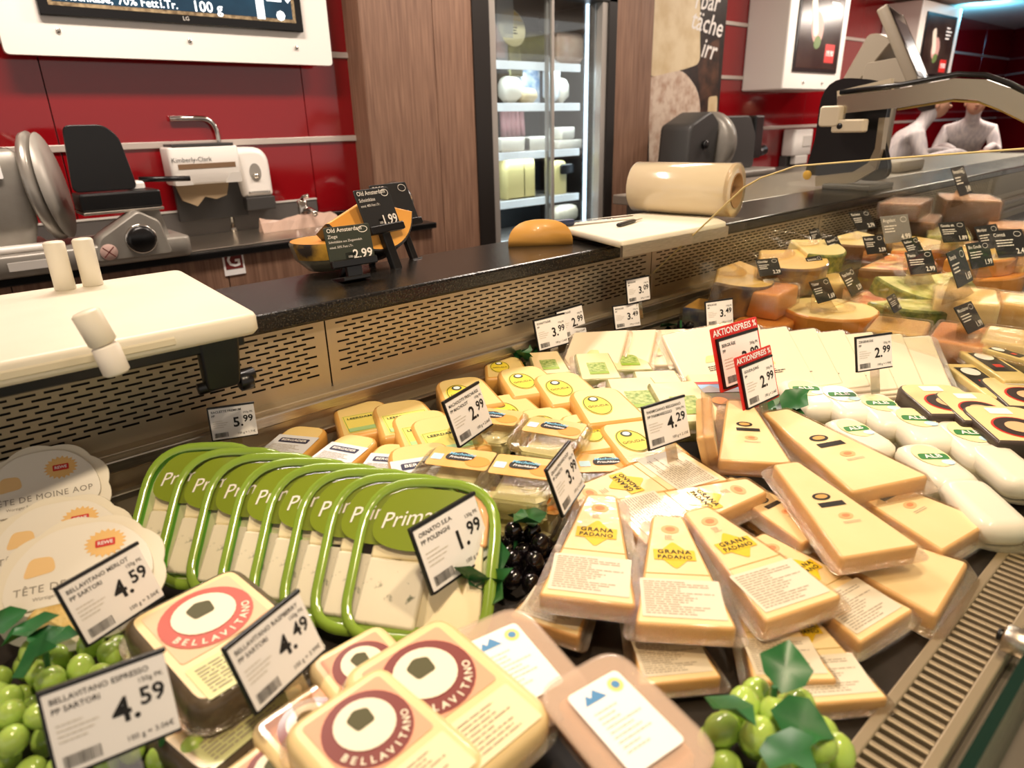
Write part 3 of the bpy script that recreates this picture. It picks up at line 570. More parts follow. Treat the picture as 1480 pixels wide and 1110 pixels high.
def person(loc, rz, lean, armz, label, s=1):
    t = new('person', None, None, TR(*loc, 0, 0, rz, s), label, 'person')
    L = lean
    body = skinned('body', [(0, 0, .95, .17, .12), (0, -.06*L, 1.12, .155, .115), (0, -.2*L, 1.3, .18, .125), (0, -.3*L, 1.42, .16, .11), (0, -.38*L, 1.50, .06), (0, -.46*L, 1.58, .075), (0, -.5*L, 1.68, .09), (0, -.52*L, 1.76, .07),
        (.2, -.3*L, 1.41, .075), (.27, -.34*L-.03, 1.2, .06), (.2, -.5*L-.2, armz, .04), (.14, -.55*L-.28, armz-.04, .035),
        (-.2, -.3*L, 1.41, .075), (-.27, -.34*L-.03, 1.2, .06), (-.2, -.5*L-.2, armz, .04), (-.12, -.55*L-.28, armz-.04, .035),
        (.1, 0, .85, .1), (.1, .02, .48, .075), (.1, .03, .1, .05), (.1, -.1, .05, .045), (-.1, 0, .85, .1), (-.1, .02, .48, .075), (-.1, .03, .1, .05), (-.1, -.1, .05, .045)],
        [(0, 1), (1, 2), (2, 3), (3, 4), (4, 5), (5, 6), (6, 7), (3, 8), (8, 9), (9, 10), (10, 11), (3, 12), (12, 13), (13, 14), (14, 15), (0, 16), (16, 17), (17, 18), (18, 19), (0, 20), (20, 21), (21, 22), (22, 23)], shirt, t, 2)
    me = body.data
    new('hair', ball(.115, hairM, .95, 1.05, 1.0), t, TR(0, -.47*L+.02, 1.72)); new('face', ball(.095, skinM, .9, 1, 1.15), t, TR(0, -.5*L-.03, 1.67)); new('nose', ball(.018, skinM), t, TR(0, -.5*L-.13, 1.66))
    for sx in (-1, 1): new('eye', ball(.011, ink), t, TR(sx*.035, -.5*L-.116, 1.69)); new('ear', ball(.025, skinM, .5, .8, 1.2), t, TR(sx*.09, -.5*L, 1.67))
    new('mouth', ball(.018, mat('lips', '8a4a3c', .6), 1.2, .4, .3), t, TR(0, -.5*L-.118, 1.62))
    new('apron', prism(rounded([(-.2, .42), (.2, .42), (.19, 1.08), (-.19, 1.08)], .05), [(0, -.02), (.02, 0), (.05, 0)], apron, True), t, TR(0, -.13-.02*L, 0, 90)); new('apron_strap', lathe([(.185, -.02), (.19, 0), (.185, .02)], apron, 24), t, TR(0, -.03, 1.04) @ Matrix.Diagonal((1, .78, 1, 1)))
    for sx in (-1, 1):
        h = V((sx*.13, -.55*L-.3, armz-.05)); hd = new('hand', slab(rounded([(-.04, 0), (.04, 0), (.04, .09), (-.04, .09)], .02), -.014, .014, skinM, .008), t, TR(h.x, h.y+.02, h.z, 0, 0, 180))
        for k in range(4): new('finger', tube([(-.03+k*.02, .085, 0), (-.03+k*.021, .12+.012*(k in (1, 2)), -.006), (-.03+k*.022, .145+.015*(k in (1, 2)), -.025)], .009, skinM, 8), hd)
        new('thumb', tube([(sx*.038, .02, 0), (sx*.06, .05, -.006), (sx*.055, .08, -.015)], .011, skinM, 8), hd)
        new('trouser_leg', tube([(sx*.1, 0, .88), (sx*.1, .02, .48), (sx*.1, .03, .1)], .11, trous, 12), t); new('shoe', slab(rounded([(-.05, -.2), (.05, -.2), (.05, .09), (-.05, .09)], .04), 0, .1, black, .03), t, TR(sx*.1, 0, 0))
    return t
q = PY(1293, 215, 2.5); person((q.x, 2.6, 0), 35, .75, 1.27, 'staff person in pale striped shirt and grey apron leaning over counter', .93)
q = PY(1400, 190, 2.45); person((q.x+.1, 2.5, 0), -70, 1.1, 1.27, 'staff person in pale striped shirt bending far forward behind counter', .94)
# inner service tray seen behind the divider
sv = new('service_shelf', bx(2.3, 6.4, 1.41, 1.98, 1.16, 1.199, mat('service_shelf', '837a6e', .35, .4), .004), None, None, 'grey steel service shelf behind the granite ledge', 'shelf'); new('support', bx(2.3, 6.4, 1.42, 1.9, 0, 1.16, ledgeM, 0), sv)

# ---- things on the ledge
ivory = mat('ivory_board', 'ebe4d2', .4, col2='e4dcc8', vscale=5)
bT = 1.245
b0, b1 = P(352, 448, bT), P(262, 390, bT); bxr = b0.x+.01; by0 = P(100, 505, bT).y
cb = new('cutting_board', None, None, None, 'thick ivory cutting board with peg posts clamped to ledge', 'board')
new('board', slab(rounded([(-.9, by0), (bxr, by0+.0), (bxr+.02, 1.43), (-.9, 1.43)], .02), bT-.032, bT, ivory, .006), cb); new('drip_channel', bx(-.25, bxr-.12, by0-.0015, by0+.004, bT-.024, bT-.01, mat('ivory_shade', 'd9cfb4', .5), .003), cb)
for q in ((95, 418), (135, 412)):
    p = P(*q, bT); new('peg', cyl(.0165, .085, ivory, 20, .003), cb, TR(p.x, p.y, bT-.002))
new('clamp_bar', bx(-.9, bxr-.02, by0+.02, by0+.06, bT-.05, bT-.032, black, .002), cb)
c = PY(312, 480, by0+.03); cl = new('clamp', slab(rounded([(-.03, -.05), (.02, -.05), (.03, .035), (-.03, .035)], .01), -.012, .012, black, .004), cb, TR(c.x, by0+.03, 1.185, 90)); new('clamp_screw', tube([(-.04, -.045, .0), (.045, -.04, 0)], .009, black, 10), cl); new('clamp_knob', cyl(.014, .02, black, 12), cl, TR(.02, -.05, .0, 0, 90))
# roller handle in front of the board
ha, hb, hc = PY(122, 450, by0-.05), PY(150, 497, by0-.055), PY(170, 540, by0-.06)
rh = new('roller_handle', None, None, None, 'white two piece plastic roller handle hanging before the board', 'handle')
def stick(a, b, r, m, par, name): d = (b-a); Z_ = d.normalized(); X_ = Z_.cross(V((0, 1, 0))).normalized(); new(name, cyl(r, d.length, m, 20, .003), par, basis(a, X_, Z_.cross(X_), Z_))
stick(hb, ha, .0165, ivory, rh, 'upper_roll'); stick(hc, hb-(hb-hc)*.03, .0158, mat('white_roll', 'ede6da', .5), rh, 'lower_roll')
# black easel signs with cheeses
def easel(bl, br, z, tilt, w, h, title, price, label, m, legdrop, legw=.03):
    k = Kit(); pl_ = k.add('sign_plate', slab(rect(w, h, .003, 2, 0, h/2), -.003, 0, m, .001)); k.add('lettering', txt(title[0], .0105, wink, 0, 'LEFT', .01), TR(-w*.45, h*.9, .0006), pl_)
    for i, s_ in enumerate(title[1:]): k.add('lettering', txt(s_, .0058 if i else .0085, wink, 0, 'LEFT'), TR(-w*.45, h*.74-i*.0095, .0006), pl_)
    k.add('price', txt(price, .023, wink, 0, 'RIGHT', .02), TR(w*.46, h*.2, .0006), pl_); k.add('oval_mark', ring(ellipse(w*.11, h*.09, 20, w*.33, h*.86), .0012, wink, .0006), None, pl_)
    k.add('weight_text', txt('100 g', .006, wink), TR(-w*.02, h*.16, .0006), pl_)
    k.add('holder_lip', box(w, .014, .012, black, .002, (0, .0, .003))); k.add('leg', box(legw, legdrop, .012, black, .002, (0, -legdrop/2+.02, -.006))); k.add('rear_leg', tube([(0, h*.3, -.01), (0, -legdrop*.9, -.09)], .006, black, 6)); k.add('foot', box(legw*1.8, .008, .1, black, .002, (0, -legdrop+.022, -.045)))
    M = stand(bl, br, z, tilt, w); return spawn(k, 'cheese_sign', label, 'sign', M)
signg = mat('sign_green_black', '2c3226', .5); signb = mat('sign_black', '151412', .45)
wt = 1.2
easel((478, 384), (543, 374), wt+.04, 12, .09, .066, ('Old Amsterdam', 'Ziege', 'Schnittkäse aus Ziegenmilch', 'mind. 50% Fett i.Tr.'), '2.99', 'dark green easel sign priced 2.99 before the dark rind cheese', signg, .05)
easel((532, 336), (580, 326), wt+.085, 20, .085, .07, ('Old Amsterdam', 'Schnittkäse', 'mind. 48% Fett i.Tr.'), '1.99', 'black easel sign priced 1.99 leaning over the orange cheese wedge', signb, .105, .02)
easel((556, 328), (607, 319), wt+.08, 24, .1, .085, ('ZOGO', 'Graskäse'), '', 'blank backed black easel sign behind the 1.99 sign', signb, .1, .016)
orng = mat('orange_gouda', 'e39a3c', .35, coat=.5, col2='eaa94e', vscale=4); darkr = mat('black_wax_rind', '1f1a17', .35, coat=.5)
def sector(R, a0, a1, h, m, rind, n=18, b=.006):
    pts = [V((0, 0))]+[V((R*math.cos(math.radians(a0+(a1-a0)*i/n)), R*math.sin(math.radians(a0+(a1-a0)*i/n)))) for i in range(n+1)]
    me = prism(pts, [(0, -b*.6), (b*.5, 0), (h-b, 0), (h-b*.3, -b*.4), (h, -b)], m); me.materials.append(rind); n_ = len(pts)
    for l in range(4):
        for i in range(1, n_-1): me.polygons[l*n_+i].material_index = 1
    return me
o1 = P(545, 388, wt); gw = new('cheese_wedge', None, None, TR(o1.x+.02, o1.y+.04, wt+.012, 58, 0, 8), 'orange gouda wedge with black rind leaning behind the 1.99 sign', 'cheese'); new('paste', sector(.13, 200, 340, .055, orng, darkr), gw, TR(0, .125, 0))
o1 = P(480, 392, wt); gw = new('cheese_half_ball', None, None, TR(o1.x, o1.y+.02, wt+.002), 'black rind goat cheese half wrapped in film beside green sign', 'cheese'); new('rind', lathe([(0, 0), (.05, .002), (.082, .03), (.092, .065), (.09, .07)], mat('grey_wrapped_rind', '75705f', .3, coat=.8, bump=.5, bscale=35), 24), gw, TR(0, 0, 0) @ Matrix.Diagonal((.85, .75, .95, 1))); lb_ = new('label', lathe([(.083, .033), (.0935, .065), (.0915, .071)], mat('gold_black_label', '2a2119', .4, col2='c79a3a', vscale=16), 24, 2.2), gw, TR(0, 0, 0, 0, 0, 190) @ Matrix.Diagonal((.86, .76, .95, 1))); new('cut_face', lathe([(0, .069), (.088, .07)], orng, 24), gw, Matrix.Diagonal((.85, .75, .95, 1)))
o1 = PY(577, 290, 3.1); gw = new('wrapped_gouda', None, None, TR(o1.x, 3.12, bct+.105, 78, 0, 18), 'dark film wrapped gouda wheel standing on the back counter end', 'cheese'); new('wheel', lathe([(0, .05), (.07, .05), (.095, .03), (.105, 0), (.095, -.05), (.07, -.075), (0, -.08)], mat('wrapped_dark_rind', '4f4844', .25, coat=.9, bump=.6, bscale=30), 32), gw); new('label', prism(ellipse(.062, .05, 24, 0, 0, 0, math.pi), [(.05, 0), (.0515, 0)], mat('tan_label', 'c59a68', .5)), gw); new('film', lathe([(0, -.085), (.075, -.08), (.1, -.055), (.11, 0)], filmM, 20), gw)
# half yellow cheese
o1 = P(795, 357, wt); hy = mat('yellow_half', 'dba04a', .38, coat=.35, col2='e3ad5c', vscale=5)
hc_ = new('half_cheese', None, None, TR(o1.x, o1.y+.035, wt, 0, 0, -35), 'smooth yellow half cheese with domed side on the granite ledge', 'cheese'); new('paste', fixn(mesh_from(*(lambda n, m_: ([(.085*math.cos(math.pi*i/n)*math.sin(math.pi/2*j/m_)**.75, .06*math.cos(math.pi/2*j/m_)*(-1) if False else -.0+.055*math.sin(math.pi*i/n)*math.sin(math.pi/2*j/m_)**.75, .066*math.cos(math.pi/2*j/m_)**.8) for j in range(m_+1) for i in range(n+1)], [(j*(n+1)+i, j*(n+1)+i+1, (j+1)*(n+1)+i+1, (j+1)*(n+1)+i) for j in range(m_) for i in range(n)]+[tuple(range(m_*(n+1), (m_+1)*(n+1)))]+[tuple(j*(n+1) for j in range(m_+1))+tuple(j*(n+1)+n for j in range(m_, 0, -1))]))(20, 8), hy, True)), hc_)
# board with cling film roll, knives
zb = 1.232; q = [P(x, y, zb) for x, y in ((898, 351), (1056, 327), (1056, 302), (828, 330))]
w0 = q[0]; wb = new('wrapping_board', None, None, None, 'ivory board with steel edge under the cling film roll', 'board')
pts = rounded([(1.25, 1.045), (1.68, 1.032), (1.9, 1.3), (1.40, 1.38), (1.32, 1.3)], .015)
new('board', slab([V(p) for p in pts], 1.214, zb, ivory, .004), wb); new('steel_edge', tube([(1.25, 1.043, 1.207), (1.68, 1.03, 1.207)], .01, steel, 4, (.004, .014)), wb); new('bracket', bx(1.34, 1.6, 1.1, 1.3, 1.2, 1.214, dgrey, .002), wb)
rr = .074; ra = V((1.71, 1.375, zb+rr)); rb = V((1.775, 1.07, zb+rr))
d = (rb-ra); Z_ = d.normalized(); X_ = Z_.cross(V((0, 0, 1))).normalized(); L_ = d.length
fr_ = new('cling_film_roll', None, None, basis(ra, X_, Z_.cross(X_), Z_), 'large roll of cling film lying on the ivory board', 'roll')
rollM = mat('film_roll', 'c9b898', .15, coat=.8, col2='d3c3a4', vscale=2); new('film_layers', lathe([(.048, 0), (rr-.002, 0), (rr, .003), (rr, L_-.003), (rr-.002, L_), (.048, L_)], rollM, 40), fr_); new('core', lathe([(.048, L_+.002), (.044, L_+.002), (.044, -.002), (.048, -.002), (.048, L_+.002)], mat('cardboard', '9c7a52', .8), 32), fr_); new('film_end', lathe([(rr, L_-.012), (rr+.002, L_-.01), (rr+.002, L_), (rr, L_+.001)], filmM, 40), fr_)
k1 = P(838, 330, zb+.005); kn = new('knife', None, None, TR(1.36, 1.31, zb+.001, 0, 0, -12), 'kitchen knife with blue handle on the board edge', 'knife'); new('handle', slab(rounded([(-.13, -.012), (0, -.014), (0, .014), (-.13, .012)], .01), 0, .018, mat('blue_handle', '1f2c4d', .4), .005), kn); new('blade', slab(rounded([(0, -.015), (.2, -.006), (.22, .01), (0, .014)], .006), .007, .009, chrome, .0005), kn)
k1 = P(905, 325, zb); kn = new('film_cutter', None, None, TR(k1.x, k1.y, zb+.001, 0, 0, 14), 'slim black film cutter lying on the ivory board', 'knife'); new('handle', slab(rect(.1, .014, .005), 0, .009, black, .003), kn); new('blade', slab(rounded([(.05, -.005), (.1, -.003), (.1, .002), (.05, .005)], .001), .003, .005, chrome, .0005), kn)
# ================================================================== packed cheeses on the deck
cream = mat('hard_cheese_paste', 'f0d9a6', .4, coat=.55, col2='ecd199', vscale=6, bump=.25, bscale=28); creamside = mat('hard_cheese_side', 'd9a868', .45, coat=.5, col2='e2b679', vscale=9)
printg = mat('pale_grey_print', 'a89c88', .7); labp = mat('info_label_paper', 'e3d8c2', .5, coat=.4); yelp = mat('yellow_print', 'e3bf1e', .5, coat=.3); orp = mat('orange_seal_print', 'eab07a', .6); blk = mat('black_print', '1d1712', .6)
def wedge_pts(bw, aw, L, r): return rounded([(-bw/2, 0), (bw/2, 0), (aw/2, L), (-aw/2, L)], r, 4)
def hard_wedge(kind):
    k = Kit(); L, bw, aw = .22, .118, .045
    k.add('cheese', slab(wedge_pts(bw, aw, L, .008), -.032, 0, cream, .004, creamside)); k.add('film', prism(wedge_pts(bw+.03, aw+.03, L+.02, .015), [(-.018, 0), (-.0165, 0)], filmM), TR(0, -.01, 0)); k.add('film_cover', ring(offset(wedge_pts(bw, aw, L, .008), .014), .0145, filmM, -.016, .0172))
    if kind == 'diamond':
        lb = k.add('info_label', slab(rect(bw*.84, .068, .002), 0, .0006, labp, .0002), TR(0, .046, .0003)); k.add('small_print', lines(bw*.76, .06, 15, printg, 4, .42), TR(0, 0, .0009), lb); k.add('divider_line', box(bw*.7, .0012, .0004, mat('ochre_print', 'b99a52', .6), 0), TR(0, .091, .0004))
        d = k.add('diamond_mark', decal(rounded([(-.022, .0), (0, -.026), (.022, 0), (0, .026)], .005), yelp, .0006), TR(0, .129, 0, 0, 0, 0, 1.12)); k.add('emblem_band', decal(rect(.049, .019), yelp, .0009), None, d); k.add('lettering', txt('GRANA', .0105, blk, 0, 'CENTER', .02, 1.15), TR(0, .0048, .0013), d); k.add('lettering', txt('PADANO', .0092, blk, 0, 'CENTER', .02, 1.1), TR(0, -.0048, .0013), d)
        s = k.add('orange_seal', decal(ellipse(.0125, .0095), orp, .0006), TR(0, .186, 0)); k.add('seal_centre', decal(ellipse(.007, .005), mat('seal_centre', 'dd8758', .6), .0009), None, s); k.add('stamp_print', lines(.018, .012, 4, printg, 8, .4), TR(0, .167, .0007))
    else:
        d = k.add('oval_mark', decal(ellipse(.014, .0085), blk, .0006), TR(-.002, .125, 0)); k.add('cheese_picture', decal(ellipse(.0095, .005), mat('picture_gold', 'c99a54', .6), .0009), None, d); b = k.add('name_band', decal(rect(.04, .0105), blk, .0006), TR(.002, .106, 0)); k.add('lettering', txt('PARMIGIANO', .0062, mat('gold_print', 'cbb673', .5), 0, 'CENTER', .015), TR(0, 0, .0005), b)
        s = k.add('orange_seal', decal(ellipse(.011, .007), orp, .0006), TR(.004, .078, 0)); k.add('seal_centre', decal(ellipse(.006, .0035), mat('seal_centre', 'dd8758', .6), .0009), None, s); k.add('stamp_print', lines(.03, .006, 2, printg, 6, .35), TR(.006, .064, .0007))
    return k
KD, KP = hard_wedge('diamond'), hard_wedge('oval')
GD = 'hard cheese wedges with yellow diamond print'
for p0, p1, z0, z1, lb in (
    ((785, 905), (850, 800), .965, .97, 'yellow diamond cheese wedge lowest in the pile beside orange tray'), ((985, 985), (930, 850), .962, .968, 'yellow diamond cheese wedge under the pile behind green grape leaves'), ((1150, 985), (1085, 850), .962, .968, 'yellow diamond cheese wedge under the pile right behind green grapes'), ((1225, 1015), (1140, 880), .955, .962, 'yellow diamond cheese wedge lying lowest next to the front air grille'), ((1285, 905), (1090, 775), .968, .978, 'yellow diamond cheese wedge tucked between fanned wedge and oval print wedges'),
    ((1015, 668), (820, 722), 1.0, 1.0, 'upside down yellow diamond cheese wedge lying before the 4.29 tag'), ((900, 755), (1095, 700), .998, 1.004, 'sideways yellow diamond cheese wedge lying across under the fanned wedges'),
    ((1165, 880), (1005, 735), 1.0, 1.012, 'yellow diamond cheese wedge fanned over toward the front grille'), ((992, 905), (965, 745), 1.005, 1.015, 'yellow diamond cheese wedge in the middle of the fan'), ((848, 868), (870, 715), 1.01, 1.025, 'yellow diamond cheese wedge leaning beside black grapes and 3.99 tag')):
    spawn(KD, 'hard_cheese_wedge', lb, 'cheese', lay(p0, p1, z0, z1, .22, 0, .75, 1.15), GD)
GP = 'hard cheese wedges with black oval print'
for p0, p1, z0, z1, lb in (
    ((1380, 850), (1080, 725), .965, .975, 'large bare backed hard cheese wedge lowest beside the front grille'), ((1400, 775), (1180, 665), .972, .985, 'hard cheese wedge with plain face under the oval print wedges'), ((1190, 770), (1060, 700), .985, .99, 'small hard cheese wedge half buried under oval print wedges'), ((1040, 668), (1030, 585), 1.0, 1.02, 'narrow hard cheese wedge standing on edge beside the 4.29 tag'), ((1092, 668), (1068, 578), 1.012, 1.03, 'oval print cheese wedge nearest the 2.99 action tag'), ((1290, 700), (1120, 592), 1.0, 1.01, 'oval print cheese wedge lying beside the round white cheeses'), ((1275, 798), (1135, 668), 1.008, 1.025, 'oval print cheese wedge topmost above the bare backed wedges')):
    spawn(KP, 'hard_cheese_wedge', lb, 'cheese', lay(p0, p1, z0, z1, .22, 75 if 'standing' in lb else 0, .75, 1.2), GP)

# ---- green rimmed platters
grn = mat('green_rim', '86a53a', .18, coat=.7); grn2 = mat('bright_green_tray', '5fc21c', .25, coat=.5); olv = mat('olive_leaf_print', '7d8f1f', .25, coat=.7)
bluec = mat('blue_cheese', 'efe7cf', .5, col2='6d7258', vscale=55, lo=.60, hi=.70); palec = mat('pale_cheese', 'f5e8bf', .45, coat=.2); orc = mat('orange_cheese', 'efb273', .45, coat=.2)
def platter():
    k = Kit(); w, h = .19, .215; pts = rounded([(-w/2, 0), (w/2, 0), (w/2, h), (-w/2, h)], [.055, .055, .08, .08], 8)
    k.add('tray', prism(offset(pts, -.008), [(-.018, -.010), (-.0125, -.004)], mat('pale_tray_floor', 'd3d8a4', .4), True, True, grn2)); k.add('tray_wall', prism(offset(pts, -.008), [(-.0125, -.004), (-.002, 0)], grn2, True, False)); 
    n = len(pts); a, b, c = pts, offset(pts, -.006), offset(pts, -.014)
    vs = [(p.x, p.y, -.002) for p in a]+[(p.x, p.y, .007) for p in b]+[(p.x, p.y, .001) for p in c]
    k.add('rim', mesh_from(vs, [(l*n+i, l*n+(i+1) % n, (l+1)*n+(i+1) % n, (l+1)*n+i) for l in range(2) for i in range(n)], grn, True))
    lf = k.add('name_field', decal(rounded([(-.078, .125), (-.02, .108), (.045, .125), (.07, .185), (.02, .197), (-.055, .193)], .03, 6), olv, .006)); k.add('lettering', txt('Primavera', .029, wink, .4, 'CENTER', .0), TR(-.005, .158, .0068, 0, 0, 10), lf); k.add('small_print', lines(.04, .012, 3, wink, 9, .4), TR(.035, .136, .0068), lf)
    k.add('blue_cheese', slab(rect(.078, .082, .006), -.0122, -.001, bluec, .004), TR(-.035, .062, 0, 0, 0, -4)); k.add('pale_cheese', slab(rounded([(-.036, -.058), (.036, -.058), (.034, .055), (-.026, .055)], .004), -.0122, -.001, palec, .003), TR(.043, .07, 0, 0, 0, 4)); k.add('orange_cheese', slab(rounded([(-.03, -.03), (.03, -.03), (.03, .04), (-.02, .04)], .004), -.0122, .0, orc, .003), TR(.048, .155, 0)); k.add('white_slice', slab(rect(.08, .035, .004), -.0122, -.003, palec, .003), TR(-.03, .122, 0))
    k.add('lid', prism(offset(pts, -.014), [(.001, 0), (.004, -.003), (.005, -.008)], film('platter_lid_film', 'ffffff', .02, .22, .08), True)); return k
KPl = platter(); NP = 8; ORD = ('first', 'second', 'third', 'fourth', 'fifth', 'sixth', 'seventh')
for i in range(NP):
    t = i/(NP-1); p0 = (262+t*330, 838+t*98); p1 = (305+t*325, 638+t*52); up_ = 0
    o = spawn(KPl, 'cheese_platter', ('green rimmed mixed cheese platter in front of the leaning row, fully visible' if i == NP-1 else 'green rimmed mixed cheese platter, %s one behind the fully visible platter' % ORD[NP-2-i]), 'platter', lay(p0, p1, .95, 1.078, .215, 0, .9, 1.1), 'green rimmed cheese platters')

# ---- scalloped white trays
scal = [V(((.098+.006*abs(math.sin(4.5*a)))*math.cos(a), (.088+.006*abs(math.sin(4.5*a)))*math.sin(a)+.09)) for a in [2*math.pi*i/72 for i in range(72)]]
def rosette():
    k = Kit(); k.add('tray', prism(scal, [(-.03, -.02), (-.004, -.004), (0, 0), (.002, -.001)], mat('cream_tray', 'eee6d2', .3, coat=.4), True)); k.add('cheese_curls', slab(ellipse(.06, .03, 24, 0, .045), .002, .006, mat('cheese_curls', 'ecd08a', .5, col2='d9b15e', vscale=40, bump=.8, bscale=60), .003))
    lb = k.add('lid_print', prism(rounded([(-.088, .06), (.088, .06), (.084, .12), (.04, .168), (-.04, .168), (-.084, .12)], .03, 6), [(.004, 0), (.007, -.001)], mat('lid_white', 'f2ecdf', .3, coat=.5), True)); k.add('lettering', txt('TÊTE DE MOINE AOP', .0145, mat('grey_ink', '8f877b', .6), 0, 'CENTER', 0, 1.1), TR(0, .086, .0076), lb); k.add('lettering', txt('Würziger Schnittkäse aus der Schweiz', .0068, mat('grey_ink', '8f877b', .6)), TR(0, .073, .0076), lb)
    s = k.add('splash_mark', decal([V((.026*(1 if i % 2 else .8)*math.cos(2*math.pi*i/40), .021*(1 if i % 2 else .8)*math.sin(2*math.pi*i/40))) for i in range(40)], mat('splash_orange', 'efc27a', .6), .0075), TR(.03, .132, 0), lb); r = k.add('red_field', decal(rect(.024, .011, .002), redink, .0005), TR(0, 0, .0075), s); k.add('lettering', txt('REWE', .007, paper, 0, 'CENTER', .02), TR(0, 0, .0009), r); k.add('flower_picture', decal(rounded([(-.02, -.012), (.018, -.008), (.014, .014), (-.012, .016)], .008), mat('picture_peach', 'f0c98c', .6), .0075), TR(-.045, .115, 0), lb); return k
KR = rosette()
for p0, p1, z0, z1, lb in (((70, 790), (60, 678), .955, 1.04, 'scalloped white cheese tray at the back against the steel rail'), ((85, 880), (85, 715), .955, 1.045, 'scalloped white cheese tray in the middle of three'), ((118, 935), (118, 745), .97, 1.06, 'scalloped white cheese tray in front behind the 4.59 tag')): spawn(KR, 'cheese_tray', lb, 'cheese', lay(p0, p1, z0, z1, .185, 0, .85, 1.2), 'scalloped white cheese trays')

# ---- blocks with round red labels
lightb = mat('light_block', 'f1d7a0', .38, coat=.6, col2='edcd90', vscale=5); darkb = mat('dark_coffee_rind', '3a2f22', .6, coat=.5, col2='5a4a30', vscale=30, bump=.6, bscale=50); redl = mat('label_red', 'c2503f', .5, coat=.3); redd = mat('label_dark_red', '7c2d23', .5, coat=.3); peach = mat('label_peach', 'eebf98', .5, coat=.3); offw = mat('label_cream', 'f2ead0', .5, coat=.3)
def block(dark):
    k = Kit(); pts = rounded([(-.05, 0), (.05, 0), (.05, .135), (-.05, .135)], .02, 5); k.add('cheese', slab(pts, -.04, 0, lightb, .008, darkb if dark else lightb)); rl = redl if dark else redd
    lb = k.add('label', decal(rounded([(-.036, .05), (.036, .05), (.036, .122), (-.036, .122)], .004), peach if dark else mat('label_salmon', 'e8a583', .5), .0005)); k.add('red_ring', decal(ellipse(.035, .035, 32, 0, .086), rl, .001), None, lb); c = k.add('label_centre', decal(ellipse(.024, .024, 28, 0, .09), offw, .0016), None, lb); k.add('emblem', decal(rounded([(-.008, .087), (.008, .087), (.01, .101), (0, .106), (-.01, .101)], .003), mat('emblem_olive', '4d4a22', .6), .002), None, c)
    for i, ch in enumerate('BELLAVITANO'): a = math.radians(200+i*14); k.add('lettering', txt(ch, .0085, offw, 0, 'CENTER', .02), TR(.0295*math.cos(a), .086+.0295*math.sin(a), .0014, 0, 0, -70+i*14), lb)
    k.add('info_label', decal(rect(.075, .038, .002, 2, 0, .024), mat('info_greenish', 'dfe0a0', .5, coat=.3) if dark else mat('info_pale', 'f0e2b8', .5, coat=.3), .0005)); k.add('small_print', lines(.065, .03, 8, printg, 5, .35), TR(0, .024, .001)); k.add('film', prism(offset(pts, .006), [(-.02, 0), (-.018, .0)], filmM)); return k
KB, KL = block(True), block(False)
for kt, p0, p1, z0, z1, lb in ((KB, (385, 1060), (205, 925), .972, .975, 'dark rind cheese block lying under another dark rind block'), (KB, (382, 972), (258, 852), 1.012, 1.018, 'dark rind cheese block with bright red label lying on top'), (KL, (590, 1035), (495, 925), .985, .995, 'pale cheese block with dark red label under the platter edge'), (KL, (520, 1120), (415, 1010), .98, .985, 'pale cheese block with dark red label wedged low between pale blocks'), (KL, (480, 1190), (375, 1085), .97, .975, 'pale cheese block mostly hidden at the front of pile'), (KL, (735, 1090), (565, 925), 1.01, 1.02, 'pale cheese block lying high beside the orange cheese tub'), (KL, (640, 1160), (480, 1000), 1.015, 1.022, 'pale cheese block lying foremost on top of pale blocks')): spawn(kt, 'cheese_block', lb, 'cheese', lay(p0, p1, z0, z1, .135, 0, .85, 1.35), 'cheese blocks with round labels')

# ---- orange cheese tubs
orb = mat('orange_tub_cheese', 'efa868', .45, col2='eab07a', vscale=8)
def bigtub():
    k = Kit(); pts = rect(.115, .165, .03, 6, 0, .0825); k.add('tub', prism(pts, [(-.06, -.014), (-.012, -.003), (-.01, .004), (-.004, .005)], milky('peach_tub', 'e8c8aa', .35), True)); k.add('cheese', slab(offset(pts, -.014), -.056, -.008, orb, .006)); k.add('lid', prism(pts, [(-.006, .006), (0, .006), (.002, .002), (.001, -.006)], milky('peach_lid', 'ecd6c4', .28), True))
    lb = k.add('label', slab(rect(.075, .112, .008, 4, 0, .085), .002, .0026, paper, .0002)); k.add('mountain_mark', decal([V((-.026, .118)), V((-.018, .13)), V((-.014, .124)), V((-.006, .133)), V((.004, .118))], mat('mountain_blue', '4f8cc0', .5), .0031), None, lb); k.add('round_badge', decal(ellipse(.0095, .0095, 20, .022, .124), mat('badge_pale_yellow', 'e6d982', .5), .0031), None, lb); k.add('badge_dot', decal(ellipse(.005, .005, 16, .022, .124), mat('mountain_blue', '4f8cc0', .5), .0035), None, lb); k.add('small_print', lines(.05, .06, 9, mat('faint_print', 'cfc9bd', .7), 7, .35), TR(0, .078, .0031), lb); return k
KT = bigtub()
for p0, p1, z, lb in (((800, 1035), (695, 900), 1.0, 'orange cheese in clear tub with white label beside pale block'), ((985, 1130), (850, 985), 1.005, 'orange cheese in clear tub with white label beside green grapes')): spawn(KT, 'cheese_tub', lb, 'cheese', lay(p0, p1, z, z+.008, .165, 0, .8, 1.15), 'orange cheese tubs')

